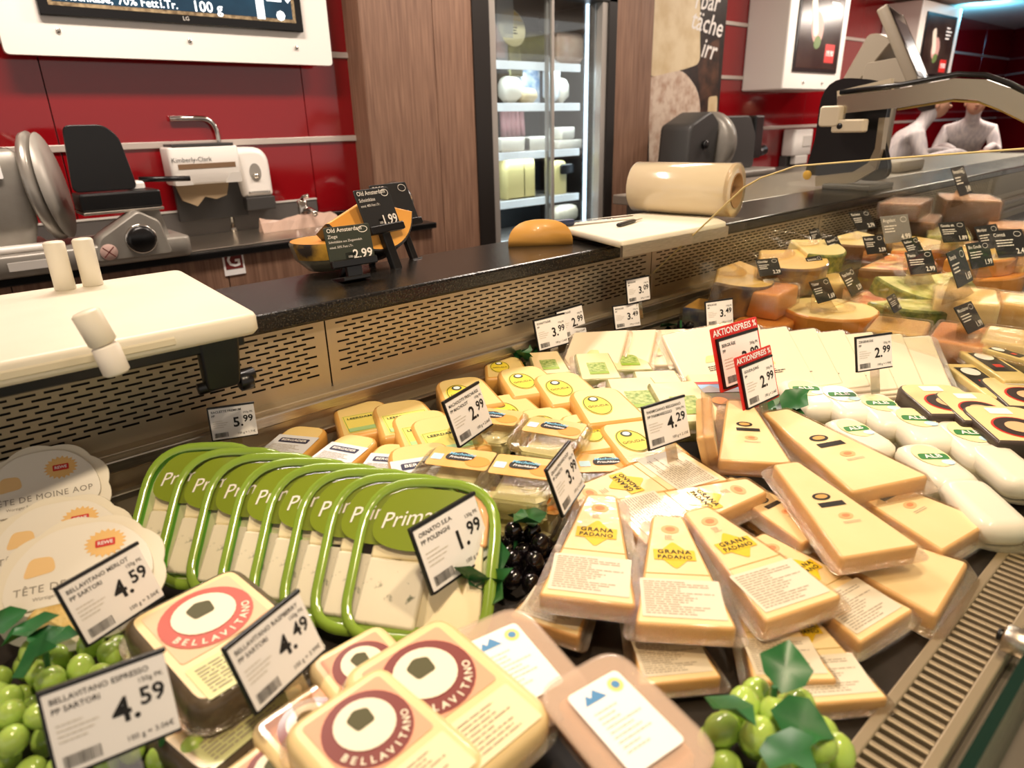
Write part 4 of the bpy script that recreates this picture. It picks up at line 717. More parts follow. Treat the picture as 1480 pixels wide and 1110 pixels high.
# ---- small clear tubs with orange lids
whc = mat('white_curd', 'f1ecc8', .5, col2='e6e0a8', vscale=10)
def smalltub():
    k = Kit(); pts = rect(.105, .1, .022, 5, 0, .05); k.add('tub', prism(pts, [(-.05, -.016), (-.014, -.005), (-.012, .003), (-.004, .004), (-.002, 0), (0, -.004)], tubM, True)); k.add('curd', slab(offset(pts, -.018), -.046, -.016, whc, .008))
    lb = k.add('lid_label', slab(rounded([(-.045, .042), (.045, .042), (.045, .094), (-.045, .094)], .006), .0005, .0015, mat('orange_lid_print', 'f2b25e', .35, coat=.5, col2='f5cf8f', vscale=9), .0003)); k.add('orange_picture', decal(ellipse(.018, .014, 20, .026, .062), mat('orange_fruit', 'ee9a3c', .5), .002), None, lb); k.add('blue_corner', decal(rect(.016, .016, .002, 2, -.034, .065), mat('pale_blue_print', 'b9dcee', .5), .002), None, lb); m = k.add('black_mark', decal(rounded([(-.022, .06), (.012, .06), (.022, .072), (.0, .084), (-.022, .076)], .008), blk, .0024), None, lb); k.add('lettering', txt('Macholdts', .0095, mat('sky_print', '7cc4e8', .5), .2, 'CENTER', .02), TR(0, .0755, .003), m); k.add('lettering', txt('Frischkäse', .0078, paper, .2, 'CENTER', .02), TR(0, .0665, .003), m); return k
KS = smalltub()
for p0, p1, z, rl, lb in (((650, 755), (690, 690), .96, 0, 'clear curd tub with orange lid at bottom of left stack'), ((745, 765), (780, 700), .965, 0, 'clear curd tub with orange lid at bottom beside black grapes'), ((690, 630), (730, 578), 1.015, 0, 'clear curd tub with orange lid touching half hidden price tag'), ((778, 648), (820, 595), 1.015, 0, 'clear curd tub with orange lid beside yellow sticker wedges'), ((640, 700), (690, 630), 1.02, 0, 'clear curd tub with orange lid on top of left stack'), ((738, 715), (775, 645), 1.022, 0, 'clear curd tub with orange lid on top beside 3.99 tag'), ((890, 705), (862, 618), .985, 0, 'clear curd tub with orange lid tipped between 3.99 and 4.29 tags')): spawn(KS, 'curd_tub', lb, 'cheese', lay(p0, p1, z, z+.006, .1, rl, .8, 1.1), 'clear curd tubs')

# ---- soft yellow wedges with yellow oval stickers / green labels / blue labels
soft = mat('soft_yellow_paste', 'f0d690', .4, coat=.6, col2='edcd80', vscale=5, bump=.2, bscale=24); softr = mat('soft_rind', 'dba552', .4, coat=.5)
def softwedge(kind):
    k = Kit(); pts = rounded([(-.05, 0), (.05, 0), (.042, .125), (-.042, .125)], [.01, .01, .03, .03], 5); k.add('cheese', slab(pts, -.045, 0, soft, .007, softr))
    if kind == 'oval': s = k.add('sticker', decal(ellipse(.022, .033, 28, -.012, .06), mat('sticker_yellow', 'ecd53c', .5, coat=.4), .0006)); k.add('sticker_ring', ring(ellipse(.0205, .0315, 28, -.012, .06), .0012, mat('dark_green_print', '33472a', .6), .001), None, s); k.add('round_mark', decal(ellipse(.0085, .0085, 16, -.012, .08), mat('dark_green_print', '33472a', .6), .001), None, s); k.add('mark_centre', decal(ellipse(.0055, .0055, 14, -.012, .08), paper, .0014), None, s); k.add('lettering', txt('GOUDA', .009, blk), TR(-.012, .056, .001), s)
    elif kind == 'green': s = k.add('label', decal(rect(.07, .062, .002, 2, 0, .042), mat('label_lemon', 'efe070', .5, coat=.4), .0006)); k.add('label_border', ring(rect(.066, .058, 0, 2, 0, .042), .001, mat('mid_green_print', '6fa04a', .6), .001), None, s); k.add('green_strip', decal(rect(.066, .012, 0, 2, 0, .02), mat('mint_print', 'a9cf8e', .6), .001), None, s); k.add('lettering', txt('LEERDAMMER', .0092, mat('dark_green_print', '33472a', .6), 0, 'CENTER', .02), TR(0, .06, .0011), s)
    else: s = k.add('label', decal(rect(.085, .07, .002, 2, 0, .045), mat('label_ice', 'dfe2ea', .5, coat=.4), .0006)); b = k.add('navy_band', decal(rect(.06, .017, .003, 2, 0, .06), mat('navy_print', '2b2b4a', .5), .001), None, s); k.add('lettering', txt('BERGADER', .0105, paper, 0, 'CENTER', .02), TR(0, .06, .0016), b); k.add('small_print', lines(.07, .03, 7, printg, 5, .35), TR(0, .03, .0011), s)
    return k
KO, KG, KU = softwedge('oval'), softwedge('green'), softwedge('blue')
for kt, nm, items in ((KO, 'yellow oval sticker', (((735, 545), (725, 515), .985, .99, 'at the back rail beside the green leaves'), ((690, 590), (650, 530), 1.0, 1.015, 'standing highest beside the steel rail'), ((782, 570), (745, 528), .998, 1.008, 'in the rear row before the herb cheeses'), ((838, 582), (793, 532), 1.0, 1.012, 'in the rear row between two others'), ((895, 610), (840, 543), 1.005, 1.018, 'in the rear row by herb wedges'), ((760, 615), (715, 565), .99, .996, 'behind the half hidden price tag'), ((815, 640), (770, 570), .99, .998, 'behind the curd tubs'), ((885, 650), (825, 580), .992, 1.0, 'in the front row beside the curd tubs'), ((955, 665), (880, 590), .995, 1.004, 'directly behind the 4.29 tag'))), (KG, 'green bordered lemon label', (((540, 625), (510, 570), .985, .99, 'tipped against the steel rail'), ((600, 625), (560, 560), .995, 1.002, 'second from the rail'), ((632, 645), (588, 575), .998, 1.006, 'third from the rail'), ((665, 655), (615, 585), 1.0, 1.01, 'beside the half hidden price tag'))), (KU, 'navy and ice blue label', (((400, 660), (450, 615), .98, .985, 'nearest the 5.99 tag'), ((470, 672), (525, 628), .985, .99, 'lying behind the green platters'), ((545, 690), (580, 640), .99, .995, 'in the middle behind the platters'), ((625, 705), (600, 635), 1.0, 1.005, 'wedged against the curd tubs')))):
    for p0, p1, z0, z1, lb in items: spawn(kt, 'soft_cheese_wedge', 'yellow cheese wedge with %s %s' % (nm, lb), 'cheese', lay(p0, p1, z0, z1, .125, 0, .75, 1.2), 'yellow wedges with ' + nm)

# ---- herb wedges, mountain pack, white sliced packs
herb = mat('herb_crust', 'b5ac7c', .6, coat=.5, col2='7d8050', vscale=50)
def packet(kind):
    k = Kit(); pts = rounded([(-.045, 0), (.045, 0), (.04, .14), (-.04, .14)], .006, 3)
    if kind == 'white': pts = rect(.15, .17, .006, 3, 0, .085)
    k.add('cheese', slab(pts, -.018 if kind == 'white' else -.035, 0, mat('white_pack', 'ecdcc0', .35, coat=.6, bump=.3, bscale=18) if kind == 'white' else cream, .004, herb if kind == 'herb' else None)); k.add('film', prism(offset(pts, .012), [(-.012, 0), (-.0105, 0)], filmM))
    if kind == 'herb': s = k.add('label', decal(rect(.042, .06, .001, 2, 0, .055), mat('herb_picture', '6f8f35', .5, col2='b8c77a', vscale=120), .0006)); k.add('label_strip', decal(rect(.042, .012, 0, 2, 0, .031), mat('herb_strip', '8fae3a', .5), .001), None, s)
    elif kind == 'mountain': s = k.add('label', decal(rect(.07, .09, .001, 2, 0, .055), mat('meadow_print', '5b6a34', .5, col2='8a5a35', vscale=30), .0006)); k.add('sky', decal(rect(.07, .03, 0, 2, 0, .078), mat('sky_blue_print', '8fb7dd', .5), .001), None, s); k.add('mountain', decal([V((-.035, .06)), V((.035, .06)), V((.028, .072)), V((.012, .08)), V((0, .073)), V((-.014, .087)), V((-.03, .074))], mat('mountain_grey', 'a9a6a4', .5), .0014), None, s); k.add('red_band', decal(rect(.07, .01, 0, 2, 0, .097), redink, .0014), None, s); k.add('orange_spot', decal(ellipse(.013, .013, 18, -.012, .03), mat('orange_fruit', 'ee9a3c', .5), .0014), None, s)
    else: s = k.add('emblem', decal(rounded([(-.018, .06), (.018, .06), (.012, .078), (-.01, .08)], .006), mat('picture_peach', 'f0c98c', .6), .0006)); k.add('lettering', lines(.05, .016, 3, mat('dark_grey_ink', '4a443c', .6), 3, .5), TR(.008, .042, .0007))
    return k
KH, KM, KW = packet('herb'), packet('mountain'), packet('white')
for p0, p1, z0, z1, lb in (((800, 540), (785, 508), .99, 1.0, 'at the back beside the green leaves'), ((870, 548), (855, 510), .992, 1.004, 'in the second place from the green leaves'), ((915, 535), (900, 500), .99, 1.0, 'under the pale sliced packs'), ((940, 600), (905, 540), 1.0, 1.012, 'with open herb crust beside the yellow wedges'), ((970, 585), (945, 535), 1.0, 1.012, 'between two other herb wedges'), ((1012, 610), (965, 545), 1.004, 1.018, 'foremost beside the mountain picture pack')): spawn(KH, 'herb_cheese_wedge', 'bagged cheese wedge with green herb label ' + lb, 'cheese', lay(p0, p1, z0, z1, .14, 0, .7, 1.2), 'bagged herb cheese wedges')
spawn(KM, 'mountain_cheese_pack', 'cheese pack with mountain picture label and red band', 'cheese', lay((1060, 592), (1005, 510), 1.0, 1.015, .14, 0, .8, 1.2))
for i in range(5): spawn(KW, 'sliced_cheese_pack', 'pale flat sliced cheese pack at the rail, %s from the leaf sprig' % ORD[i], 'cheese', lay((850+i*45, 532-i*2), (868+i*42, 478-i*1), .98, 1.025, .17, -8, .7, 1.1), 'pale sliced packs at the rail')
for i in range(8): spawn(KW, 'sliced_cheese_pack', 'white flat sliced cheese pack in the fanned row, %s from the action tags' % ORD[i] if i < 7 else 'white flat sliced cheese pack ending the fanned row behind the 2.99 tag', 'cheese', lay((1048+i*38, 552+i*3), (1005+i*40, 474+i*2), .975, 1.045, .17, -9, .7, 1.1), 'white sliced packs in the fanned row')

# ---- white soft cheeses in clear trays
wsoft = mat('white_soft_cheese', 'eae2cf', .45, coat=.4)
def softtray(lab):
    k = Kit(); pts = rect(.085, .14, .035, 6, 0, .07); k.add('tray', prism(pts, [(-.035, -.004), (-.032, .004), (-.03, .012), (-.029, .012)], tubM, True)); k.add('cheese', prism(offset(pts, -.006), [(-.034, -.006), (-.02, 0), (-.008, -.002), (-.001, -.01), (0, -.018)], wsoft, True))
    if lab: s = k.add('label', decal(ellipse(.026, .034, 28, 0, .085), mat('label_pale_lemon', 'f3edb0', .5, coat=.4), .0008)); b = k.add('green_field', decal(rounded([(-.024, .074), (.022, .07), (.024, .088), (-.02, .092)], .006), mat('deep_green_print', '2f7a3c', .5), .0013), None, s); k.add('lettering', txt('ALB', .016, paper, 0, 'CENTER', .02), TR(0, .081, .0018), b); k.add('blue_corner', decal(ellipse(.01, .008, 16, .012, .062), mat('pale_blue_print', 'b9dcee', .5), .0013), None, s)
    return k
K1, K0 = softtray(True), softtray(False)
for kt, p0, p1, lb in ((K1, (1195, 590), (1135, 535), 'labelled white soft cheese nearest the red action tag'), (K1, (1252, 600), (1185, 545), 'labelled white soft cheese second from the red action tag'), (K1, (1310, 615), (1238, 555), 'labelled white soft cheese third from the red action tag'), (K1, (1365, 640), (1285, 570), 'labelled white soft cheese beside the dark label block'), (K1, (1450, 665), (1360, 592), 'labelled white soft cheese at the far end of its row'), (K1, (1285, 650), (1205, 600), 'labelled white soft cheese lying before the row by hard wedges'), (K1, (1400, 700), (1315, 635), 'labelled white soft cheese foremost above the plain white one'), (K0, (1500, 700), (1420, 635), 'plain white soft cheese without label at case edge'), (K0, (1470, 765), (1385, 685), 'plain white soft cheese without label next to the front grille')): spawn(kt, 'soft_cheese_tray', lb, 'cheese', lay(p0, p1, .985, .99, .14, 0, .7, 1.15), 'white soft cheeses in clear trays')

# ---- dark rind blocks with round dark label, slim black label slices
def darkround():
    k = Kit(); pts = rounded([(-.05, 0), (.05, 0), (.05, .12), (-.05, .12)], [.006, .006, .03, .03], 5); k.add('cheese', slab(pts, -.05, 0, mat('ivory_paste', 'efd79c', .4, coat=.5), .005, mat('dark_side_rind', '3b2c22', .5, coat=.4))); lb = k.add('label', decal(ellipse(.033, .033, 28, 0, .045), redink, .0006)); k.add('dark_ring', decal(ellipse(.030, .030, 28, 0, .045), mat('label_brown_black', '2a1612', .5), .001), None, lb); k.add('centre_picture', decal(ellipse(.017, .017, 22, 0, .045), mat('label_tan', 'dcb184', .5), .0014), None, lb); k.add('white_sticker', decal(rect(.032, .02, .002, 2, 0, .098), paper, .0006)); return k
KX = darkround()
for p0, p1, lb in (((1395, 600), (1310, 535), 'dark sided cheese block with round red ring label beside soft cheeses'), ((1440, 610), (1385, 565), 'dark sided cheese block wedged under a film wrapped neighbour'), ((1500, 640), (1425, 580), 'dark sided cheese block at the front of its group'), ((1510, 590), (1455, 545), 'dark sided cheese block beside the slim black label slices')): spawn(KX, 'dark_rind_block', lb, 'cheese', lay(p0, p1, 1.0, 1.006, .12, 0, .7, 1.2), 'dark sided cheese blocks')
ks = Kit(); ks.add('cheese', slab(rect(.05, .15, .004, 2, 0, .075), -.022, 0, soft, .003)); lb = ks.add('label', decal(rect(.036, .09, .001, 2, 0, .085), blk, .0006)); ks.add('white_patch', decal(ellipse(.014, .018, 18, 0, .11), paper, .001), None, lb); ks.add('red_patch', decal(rect(.014, .014, 0, 2, 0, .065), redink, .001), None, lb); ks.add('film', prism(rect(.075, .19, .004, 2, 0, .08), [(-.012, 0), (-.011, 0)], filmM))
for p0, p1, z, lb in (((1455, 575), (1385, 525), 1.0, 'slim black labelled cheese slice lowest beside the white packs'), ((1475, 550), (1405, 505), 1.012, 'slim black labelled cheese slice in the middle of three'), ((1500, 522), (1425, 500), 1.025, 'slim black labelled cheese slice topmost with red patch')): spawn(ks, 'cheese_slice_pack', lb, 'cheese', lay(p0, p1, z, z+.004, .15, 0, .7, 1.2), 'slim black labelled slices')

# ---- grapes and leaves
gg = mat('green_grape', 'b2d062', .2, coat=.7, sss=.3); bgp = mat('black_grape', '120d10', .15, coat=.8); leafM = mat('plastic_leaf', '1f5a2e', .35, col2='2f7238', vscale=20)
def leafmesh(): return mesh_from([(0, 0, 0), (.018, .012, .005), (.024, .03, .002), (.01, .042, .006), (0, .056, -.004), (-.01, .042, .006), (-.024, .03, .002), (-.018, .012, .005), (0, .026, -.003)], [(0, 1, 8), (1, 2, 8), (2, 3, 8), (3, 4, 8), (4, 5, 8), (5, 6, 8), (6, 7, 8), (7, 0, 8)], leafM, True)
LM = leafmesh()
def bunch(px, py, z, rx, ry, n, r, m, label, seed, nleaf=3, lift=.05):
    rd = random.Random(seed); c = P(px, py, z); t = new('grape_bunch', None, None, Matrix.Translation((c.x, c.y, DK)), label, 'grapes'); g = _ball(r, m, .92, .92, 1.12, 14); pl_ = []
    for _ in range(3000):
        if len(pl_) >= n: break
        a = rd.uniform(0, 6.283); q = math.sqrt(rd.random()); p = V((rx*q*math.cos(a), ry*q*math.sin(a), r+rd.random()*lift*(1-q*q*.7)))
        if all((p-o_).length > r*1.75 for o_ in pl_): pl_.append(p); new('grape', g, t, TR(*p, rd.uniform(-40, 40), rd.uniform(-40, 40), 0))
    for i in range(nleaf): new('leaf', LM, t, TR(rd.uniform(-.6, .6)*rx, rd.uniform(-.2, .9)*ry, lift+r*1.6, rd.uniform(-20, 35), rd.uniform(-20, 20), rd.uniform(0, 360), 1.0))
    new('stem', tube([(0, 0, r), (.01, .01, lift+r*2)], .003, leafM, 6), t)
bunch(70, 1010, .97, .085, .1, 44, .0145, gg, 'green artificial grape bunch beside the scalloped trays and 4.59 tags', 1, 4, .06)
bunch(230, 1100, .96, .06, .05, 16, .013, gg, 'small green artificial grape bunch before the dark rind blocks', 2, 1, .03)
bunch(1120, 1050, .985, .065, .055, 28, .0165, gg, 'green artificial grape bunch beside the front air grille', 3, 4, .055)
bunch(1060, 578, .99, .035, .03, 8, .012, gg, 'pale green grapes tucked under the red action tag', 4, 0, .05)
bunch(745, 800, .965, .06, .06, 28, .0135, bgp, 'black artificial grape bunch between platters and curd tubs', 5, 3, .05)
bunch(985, 468, .98, .07, .04, 22, .013, bgp, 'black artificial grape bunch at the glass divider', 6, 1, .03)
def sprig(px, py, z, n, label, seed, s=1.2):
    rd = random.Random(seed); c = P(px, py, z); t = new('leaf_sprig', None, None, Matrix.Translation((c.x, c.y, DK+.018)), label, 'leaves')
    for i in range(n): new('leaf', LM, t, TR(rd.uniform(-.02, .02), rd.uniform(-.02, .02), rd.uniform(.0, .05), rd.uniform(10, 60), rd.uniform(-25, 25), i*360/n+rd.uniform(-20, 20), s))
    new('stem', tube([(0, 0, -.02), (0, 0, .04)], .003, leafM, 6), t)
sprig(750, 512, .99, 8, 'green artificial leaf sprig against the steel rear rail', 1); sprig(700, 880, .95, 7, 'green artificial leaf sprig under the 1.99 tag', 2, 1.0); sprig(1120, 588, .99, 6, 'green artificial leaf sprig under the red action tag', 3)

# ================================================================== white price tags
def price_tag(bl, br, z, tilt, price, l1, l2, wt_, label, unit='100 g = 2.66€', red_=None, hh=.064, drop=.05):
    w = .085; k = Kit(); c = k.add('card', slab(rect(w, hh, .002, 2, 0, hh/2), -.0015, 0, paper, .0005)); e, cts = price.split('.')
    k.add('lettering', txt(l1, .0062, ink, 0, 'LEFT', .01), TR(-w*.45, hh*.87, .0005), c); k.add('lettering', txt(l2, .0062, ink, 0, 'LEFT', .01), TR(-w*.45, hh*.75, .0005), c); k.add('weight_text', txt(wt_, .0055, ink, 0, 'RIGHT'), TR(w*.46, hh*.76, .0005), c)
    k.add('price', txt(e+'.', .027, ink, 0, 'RIGHT', .022), TR(w*.22, hh*.47, .0005), c); k.add('price_cents', txt(cts, .019, ink, 0, 'LEFT', .022), TR(w*.225, hh*.55, .0005), c); k.add('small_print', lines(w*.36, hh*.26, 4, mat('faint_print', 'cfc9bd', .7), 3, .3), TR(-w*.26, hh*.48, .0005), c); k.add('barcode', barcode(w*.3, hh*.15, ink), TR(-w*.44, hh*.06, .0005), c); k.add('unit_price', txt(unit, .006, ink, 0, 'RIGHT'), TR(w*.46, hh*.12, .0005), c)
    h = k.add('holder', box(w+.004, .004, .006, black, .001, (0, hh+.001, -.002))); k.add('holder_spine', box(.003, hh+.004, .005, black, .001, (-w/2-.001, hh/2, -.002)), None, h); k.add('holder_back', box(w, hh*.96, .001, dgrey, 0, (0, hh/2, -.0025)), None, h); k.add('holder_lip', box(w, .0025, .004, black, .0008, (0, -.001, -.001)), None, h); k.add('clear_foot', box(.022, drop, .0015, acryl, 0, (0, -drop/2, -.002)))
    if red_:
        r = k.add('red_frame', slab(rect(w+.016, hh+.024, .002, 2, 0, hh/2+.006), -.006, -.004, redink, .0005)); k.add('lettering', txt('AKTIONSPREIS %', .0125, paper, 0, 'CENTER', .02), TR(0, hh+.010, -.0035), r)
    return spawn(k, 'price_tag', label, 'price tag', stand(bl, br, z, tilt, w), 'white price tags')
for a in (((128, 932), (238, 860), 1.02, 25, '4.59', 'BELLAVITANO MERLOT', 'PP SARTORI', '150g PK', 'white price tag 4.59 in front of the scalloped trays', '100 g = 3.06€'), ((85, 1125), (262, 1052), 1.04, 25, '4.59', 'BELLAVITANO ESPRESSO', 'PP SARTORI', '150g PK', 'white price tag 4.59 standing in the green grapes', '100 g = 3.06€'), ((372, 1030), (470, 938), 1.03, 22, '4.49', 'BELLAVITANO RASPBERRY', 'PP SARTORI', '150g PK', 'white price tag 4.49 between dark and pale blocks', '100 g = 2.99€'), ((627, 857), (713, 797), 1.01, 22, '1.99', 'ORNATIO S.E.A.', 'PP POLENGHI', '130g PK', 'white price tag 1.99 before the foremost green platter', '100 g = 1.53€'), ((815, 745), (845, 700), 1.03, 20, '3.99', 'GRANA PADANO DOP', 'PP ZANETTI', '200g PK', 'white price tag 3.99 between curd tubs and wedge fan'), ((940, 650), (998, 630), 1.03, 18, '4.29', 'PARMIGIANO REGGIANO', 'PP PARMAREGGIO', '200g PK', 'white price tag 4.29 behind the upside down wedge', '100 g = 2.15€'), ((665, 645), (712, 612), 1.02, 20, '2.99', 'MACHOLDTS FRISCHKÄSE', 'PP MACHOLDT', '150g PK', 'white price tag half hidden behind the curd tubs'), ((308, 637), (373, 627), 1.028, 12, '5.99', 'RACLETTE PREMIUM', 'PP', '350g PK', 'white price tag 5.99 on the steel rail behind platters', '100 g = 1.71€'), ((-42, 690), (24, 676), 1.03, 12, '3.99', 'REIBEKÄSE', 'PP', '200g PK', 'white price tag cut off beside the scalloped trays', '100 g = 1.20€'), ((780, 507), (822, 495), 1.0, 15, '3.99', 'SCHNITTKÄSE', 'PP', '150g PK', 'white price tag 3.99 on the rail near the leaf sprig'), ((812, 492), (848, 480), 1.0, 15, '2.99', 'SCHNITTKÄSE', 'PP', '150g PK', 'white price tag 2.99 on the rail overlapping the 3.99 tag'), ((890, 476), (926, 470), 1.0, 15, '3.49', 'BERGKÄSE', 'PP', '150g PK', 'white price tag 3.49 on the rail left of black grapes'), ((908, 439), (940, 432), 1.06, 10, '3.09', 'BERGKÄSE', 'PP', '150g PK', 'white price tag 3.09 hung on the perforated panel'), ((1022, 473), (1060, 467), 1.03, 12, '3.49', 'BERGKÄSE', 'PP', '150g PK', 'white price tag 3.49 before the blue labelled cut cheese'), ((1240, 537), (1290, 529), 1.05, 15, '2.99', 'ZIEGENKÄSE', 'PP', '150g PK', 'white price tag 2.99 standing in the white sliced packs', '100 g = 1.99€')): price_tag(*a)
price_tag((1050, 560), (1105, 540), 1.045, 18, '3.99', 'BERGKÄSE', 'PP', '200g PK', 'red framed action price tag 3.99 behind another', red_=1); price_tag((1082, 590), (1125, 570), 1.03, 18, '2.99', 'GOUDA JUNG', 'PP', '200g PK', 'red framed action price tag 2.99 above green leaves', red_=1)

# ================================================================== cut cheeses beyond the divider
cutw = [mat('cut_pale', 'efd594', .42, coat=.6, bump=.25, bscale=26), mat('cut_yellow', 'e8bd6a', .42, coat=.6, bump=.25, bscale=26), mat('cut_orange', 'e59a4a', .42, coat=.6, bump=.25, bscale=26), mat('cut_marbled', 'd9663c', .42, coat=.6, col2='edd08a', vscale=22), mat('cut_pesto', 'e3dca0', .42, coat=.6, col2='a9ad5a', vscale=30), mat('cut_brown', 'b98a5c', .5, coat=.5), mat('cut_pink', 'e6b794', .45, coat=.6)]
rinds = [mat('rind_striped', '8f6a3a', .45, coat=.6, col2='3f3a4a', vscale=18), mat('rind_herb', '4d5a24', .6, coat=.4, col2='8a8a3c', vscale=60), mat('rind_orange', 'cf8636', .4, coat=.6), mat('rind_brown', '7a5636', .55, coat=.4), mat('rind_blue', '2b3f7a', .35, coat=.6, col2='c9c4b8', vscale=14)]
def cut_sector(px, py, z, R, a0, a1, h, c, r, rz, tilt, label):
    q = P(px, py, z); q = PY(px-12, py, 1.06) if q.y > 1.06 else q; t = new('cut_cheese', None, None, TR(q.x, q.y, q.z-h, tilt, 0, rz), label, 'cheese', 'cut cheeses beyond the divider'); new('paste', sector(R, a0, a1, h, cutw[c], rinds[r]), t); new('film', ring([V((p.x, p.y)) for p in ellipse(R*.6, R*.5, 20)], .03, filmM, h+.004, .004), t); return t
def cut_block(px, py, z, w, d, h, c, rz, label, r=None):
    q = P(px, py, z); q = PY(px, py, 1.03) if q.y > 1.03 else q; t = new('cut_cheese', None, None, TR(q.x, q.y, q.z-h, 0, 0, rz), label, 'cheese', 'cut cheeses beyond the divider'); new('paste', slab(rect(w, d, .012, 3), 0, h, cutw[c], .006, rinds[r] if r is not None else None), t); new('film', slab(rect(w+.012, d+.012, .014, 3), -.001, h+.004, filmM, .006), t)
cut_sector(1040, 385, 1.06, .16, 190, 350, .09, 1, 0, 20, 12, 'half wheel with blue striped rind nearest the divider')
cut_sector(1105, 360, 1.06, .2, 200, 330, .08, 1, 0, 10, 8, 'long wedge with green striped rind behind the orange block')
cut_sector(1150, 345, 1.09, .17, 210, 330, .06, 0, 1, 15, 10, 'pale wedge edged with dark green herb crust')
cut_block(1022, 440, 1.0, .13, .1, .06, 1, 15, 'blue labelled wrapped cheese piece beside black grapes', 4)
cut_block(1112, 415, 1.07, .15, .11, .07, 2, 8, 'bright orange block stacked on a lower block'); cut_block(1112, 458, 1.0, .19, .13, .065, 2, 8, 'low orange block carrying the bright orange block')
cut_sector(1200, 445, 1.02, .12, 0, 359, .07, 0, 2, 0, 0, 'round pale wheel standing before the marbled cheeses'); cut_block(1195, 400, 1.05, .14, .12, .1, 0, 20, 'tall pale yellow block behind the round pale wheel')
cut_sector(1268, 375, 1.06, .17, 180, 360, .08, 3, 3, 5, 0, 'red marbled half wheel under black price signs'); cut_block(1268, 432, 1.02, .16, .12, .07, 3, 5, 'orange marbled flat block before the red half wheel', 2)
cut_sector(1325, 395, 1.07, .15, 170, 360, .05, 4, 1, -20, 18, 'pesto green half wheel leaning with pale speckled face'); cut_sector(1325, 430, 1.03, .15, 170, 360, .07, 4, 1, -20, 0, 'pesto green half wheel lying under the leaning one')
cut_sector(1378, 362, 1.09, .17, 180, 355, .05, 1, 2, 10, 0, 'upper orange rind half wheel of a stacked pair'); cut_sector(1378, 385, 1.04, .19, 180, 355, .07, 2, 2, 10, 0, 'lower orange rind half wheel of a stacked pair')
cut_block(1397, 425, 1.06, .18, .14, .1, 0, 18, 'large pale block under the biggest black sign'); cut_block(1300, 470, 1.02, .15, .12, .07, 1, 12, 'yellow block with empty front beside white sliced packs'); cut_block(1390, 482, 1.03, .18, .11, .07, 2, 10, 'film wrapped orange block behind slim black slices'); cut_block(1462, 485, 1.04, .14, .1, .06, 0, 10, 'pale block at the case end behind slim slices'); cut_block(1460, 430, 1.05, .14, .12, .09, 1, 10, 'yellow block right of the large pale block')
cut_sector(1220, 340, 1.07, .16, 190, 350, .05, 0, 3, 10, 5, 'pale thin wedge behind the divider in the back row'); cut_sector(1290, 350, 1.07, .18, 190, 350, .08, 1, 2, 10, 0, 'yellow half wheel behind the silver sign'); cut_block(1330, 315, 1.08, .3, .14, .08, 5, 12, 'brown rind cheese blocks piece in the far row', 3); cut_block(1400, 285, 1.16, .28, .2, .16, 6, 25, 'big pink faced block rising highest in the far row', 3); cut_block(1370, 335, 1.07, .24, .14, .09, 4, 20, 'greenish mould cheese piece before the pink faced block'); cut_block(1462, 325, 1.08, .24, .16, .12, 6, 15, 'pinkish block at the far right edge', 3); cut_block(1445, 375, 1.06, .18, .14, .09, 1, 10, 'yellow piece under two black signs near case end'); cut_block(1310, 290, 1.1, .26, .14, .06, 5, 10, 'purple brown wrapped piece farthest along the panel', 3); cut_block(1420, 355, 1.06, .16, .12, .08, 5, 10, 'brown piece between pink block and yellow piece')
def black_tag(px, py, z, w, price, title, label, rz=0, m=None):
    hh = w*.72; k = Kit(); c = k.add('sign_plate', slab(rect(w, hh, .002, 2, 0, hh/2), -.002, 0, m or signb, .0005)); k.add('lettering', txt(title, w*.13, wink, 0, 'LEFT', .01), TR(-w*.45, hh*.82, .0006), c); k.add('small_print', lines(w*.7, hh*.3, 3, wink, len(title), .4), TR(-w*.08, hh*.52, .0006), c); k.add('price', txt(price, w*.2, wink, 0, 'RIGHT', .02), TR(w*.45, hh*.18, .0006), c); k.add('oval_mark', ring(ellipse(w*.12, hh*.1, 18, w*.3, hh*.82), w*.012, wink, .0006), None, c); k.add('clear_stand', prism([V((0, 0)), V((.05, 0)), V((.012, .06))], [(-w*.35, 0), (w*.35, 0)], acryl), Matrix(((0, 0, 1, 0), (0, 1, 0, -.03), (-1, 0, 0, -.003), (0, 0, 0, 1))))
    q = P(px, py, z); spawn(k, 'cheese_sign', label, 'sign', TR(q.x, q.y, q.z-hh*.3, 58+(px*5) % 17-8, 0, -12+rz+(px*7) % 37-18), 'black cheese signs')
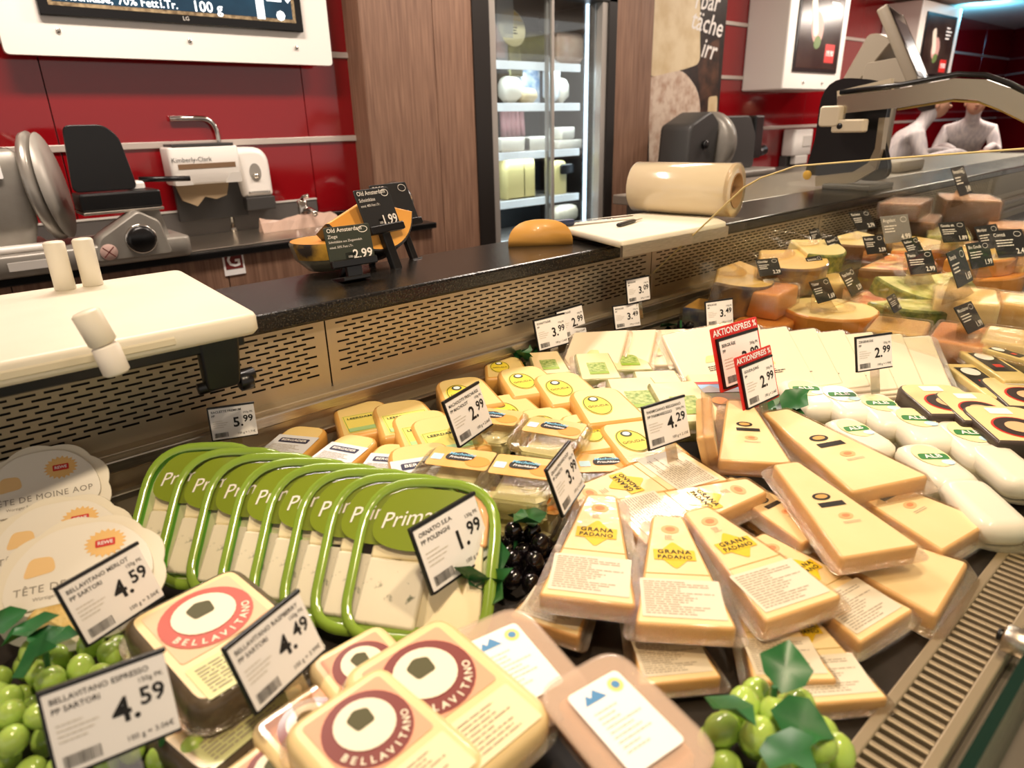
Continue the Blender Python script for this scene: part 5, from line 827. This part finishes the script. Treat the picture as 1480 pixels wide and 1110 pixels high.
for a in ((1021, 365, 1.1, .085, '2.49', 'Gouda', 'black cheese sign on the blue striped half wheel'), (1113, 335, 1.12, .11, '1.99', 'Bergkäse', 'black cheese sign on the herb crusted wedge'), (1116, 390, 1.11, .07, '2.29', 'Cheddar', 'black cheese sign on the bright orange block'), (1187, 385, 1.09, .07, '1.79', 'Butterkäse', 'black cheese sign before the tall pale block'), (1198, 425, 1.07, .085, '1.69', 'Tilsiter', 'black cheese sign on the round pale wheel'), (1215, 360, 1.1, .09, '2.19', 'Appenzeller', 'black cheese sign behind the tall pale block'), (1183, 345, 1.1, .07, '2.99', 'Emmentaler', 'black cheese sign with red corner near the herb wedge'), (1270, 358, 1.1, .085, '2.59', 'Rotkäse', 'black cheese sign on the red marbled half wheel'), (1255, 322, 1.12, .11, '2.79', 'Raclette', 'black cheese sign in the back row by the panel'), (1242, 412, 1.06, .1, '2.39', 'Pesto Rosso', 'black cheese sign flat before the red half wheel'), (1330, 362, 1.11, .09, '2.89', 'Basilikum', 'black cheese sign behind the leaning pesto half wheel'), (1338, 385, 1.11, .09, '2.99', 'Pesto', 'black cheese sign leaning on the pesto half wheel'), (1385, 340, 1.12, .1, '1.89', 'Gouda alt', 'black cheese sign on the stacked orange half wheels'), (1400, 395, 1.13, .125, '1.69', 'Bavaria', 'largest black cheese sign on the large pale block'), (1424, 375, 1.12, .1, '1.99', 'Bio Gouda', 'black cheese sign with yellow mark behind the largest sign'), (1300, 442, 1.06, .06, '1.49', 'Edamer', 'narrow black cheese sign on the yellow block'), (1415, 465, 1.07, .09, '1.99', 'Maasdamer', 'black cheese sign on the film wrapped orange block'), (1400, 268, 1.22, .17, '3.49', 'Parmaschinken', 'black cheese sign crowning the big pink faced block'), (1440, 350, 1.11, .12, '2.69', 'Morbier', 'black cheese sign on the yellow piece near case end'), (1470, 358, 1.12, .12, '2.49', 'Comté', 'black cheese sign at the case end edge')): black_tag(*a)
black_tag(1302, 338, 1.12, .13, '4.99', 'Angebot', 'silver grey cheese sign in the back row', 0, mat('silver_sign', '9a958c', .3, .5))
#@@END@@
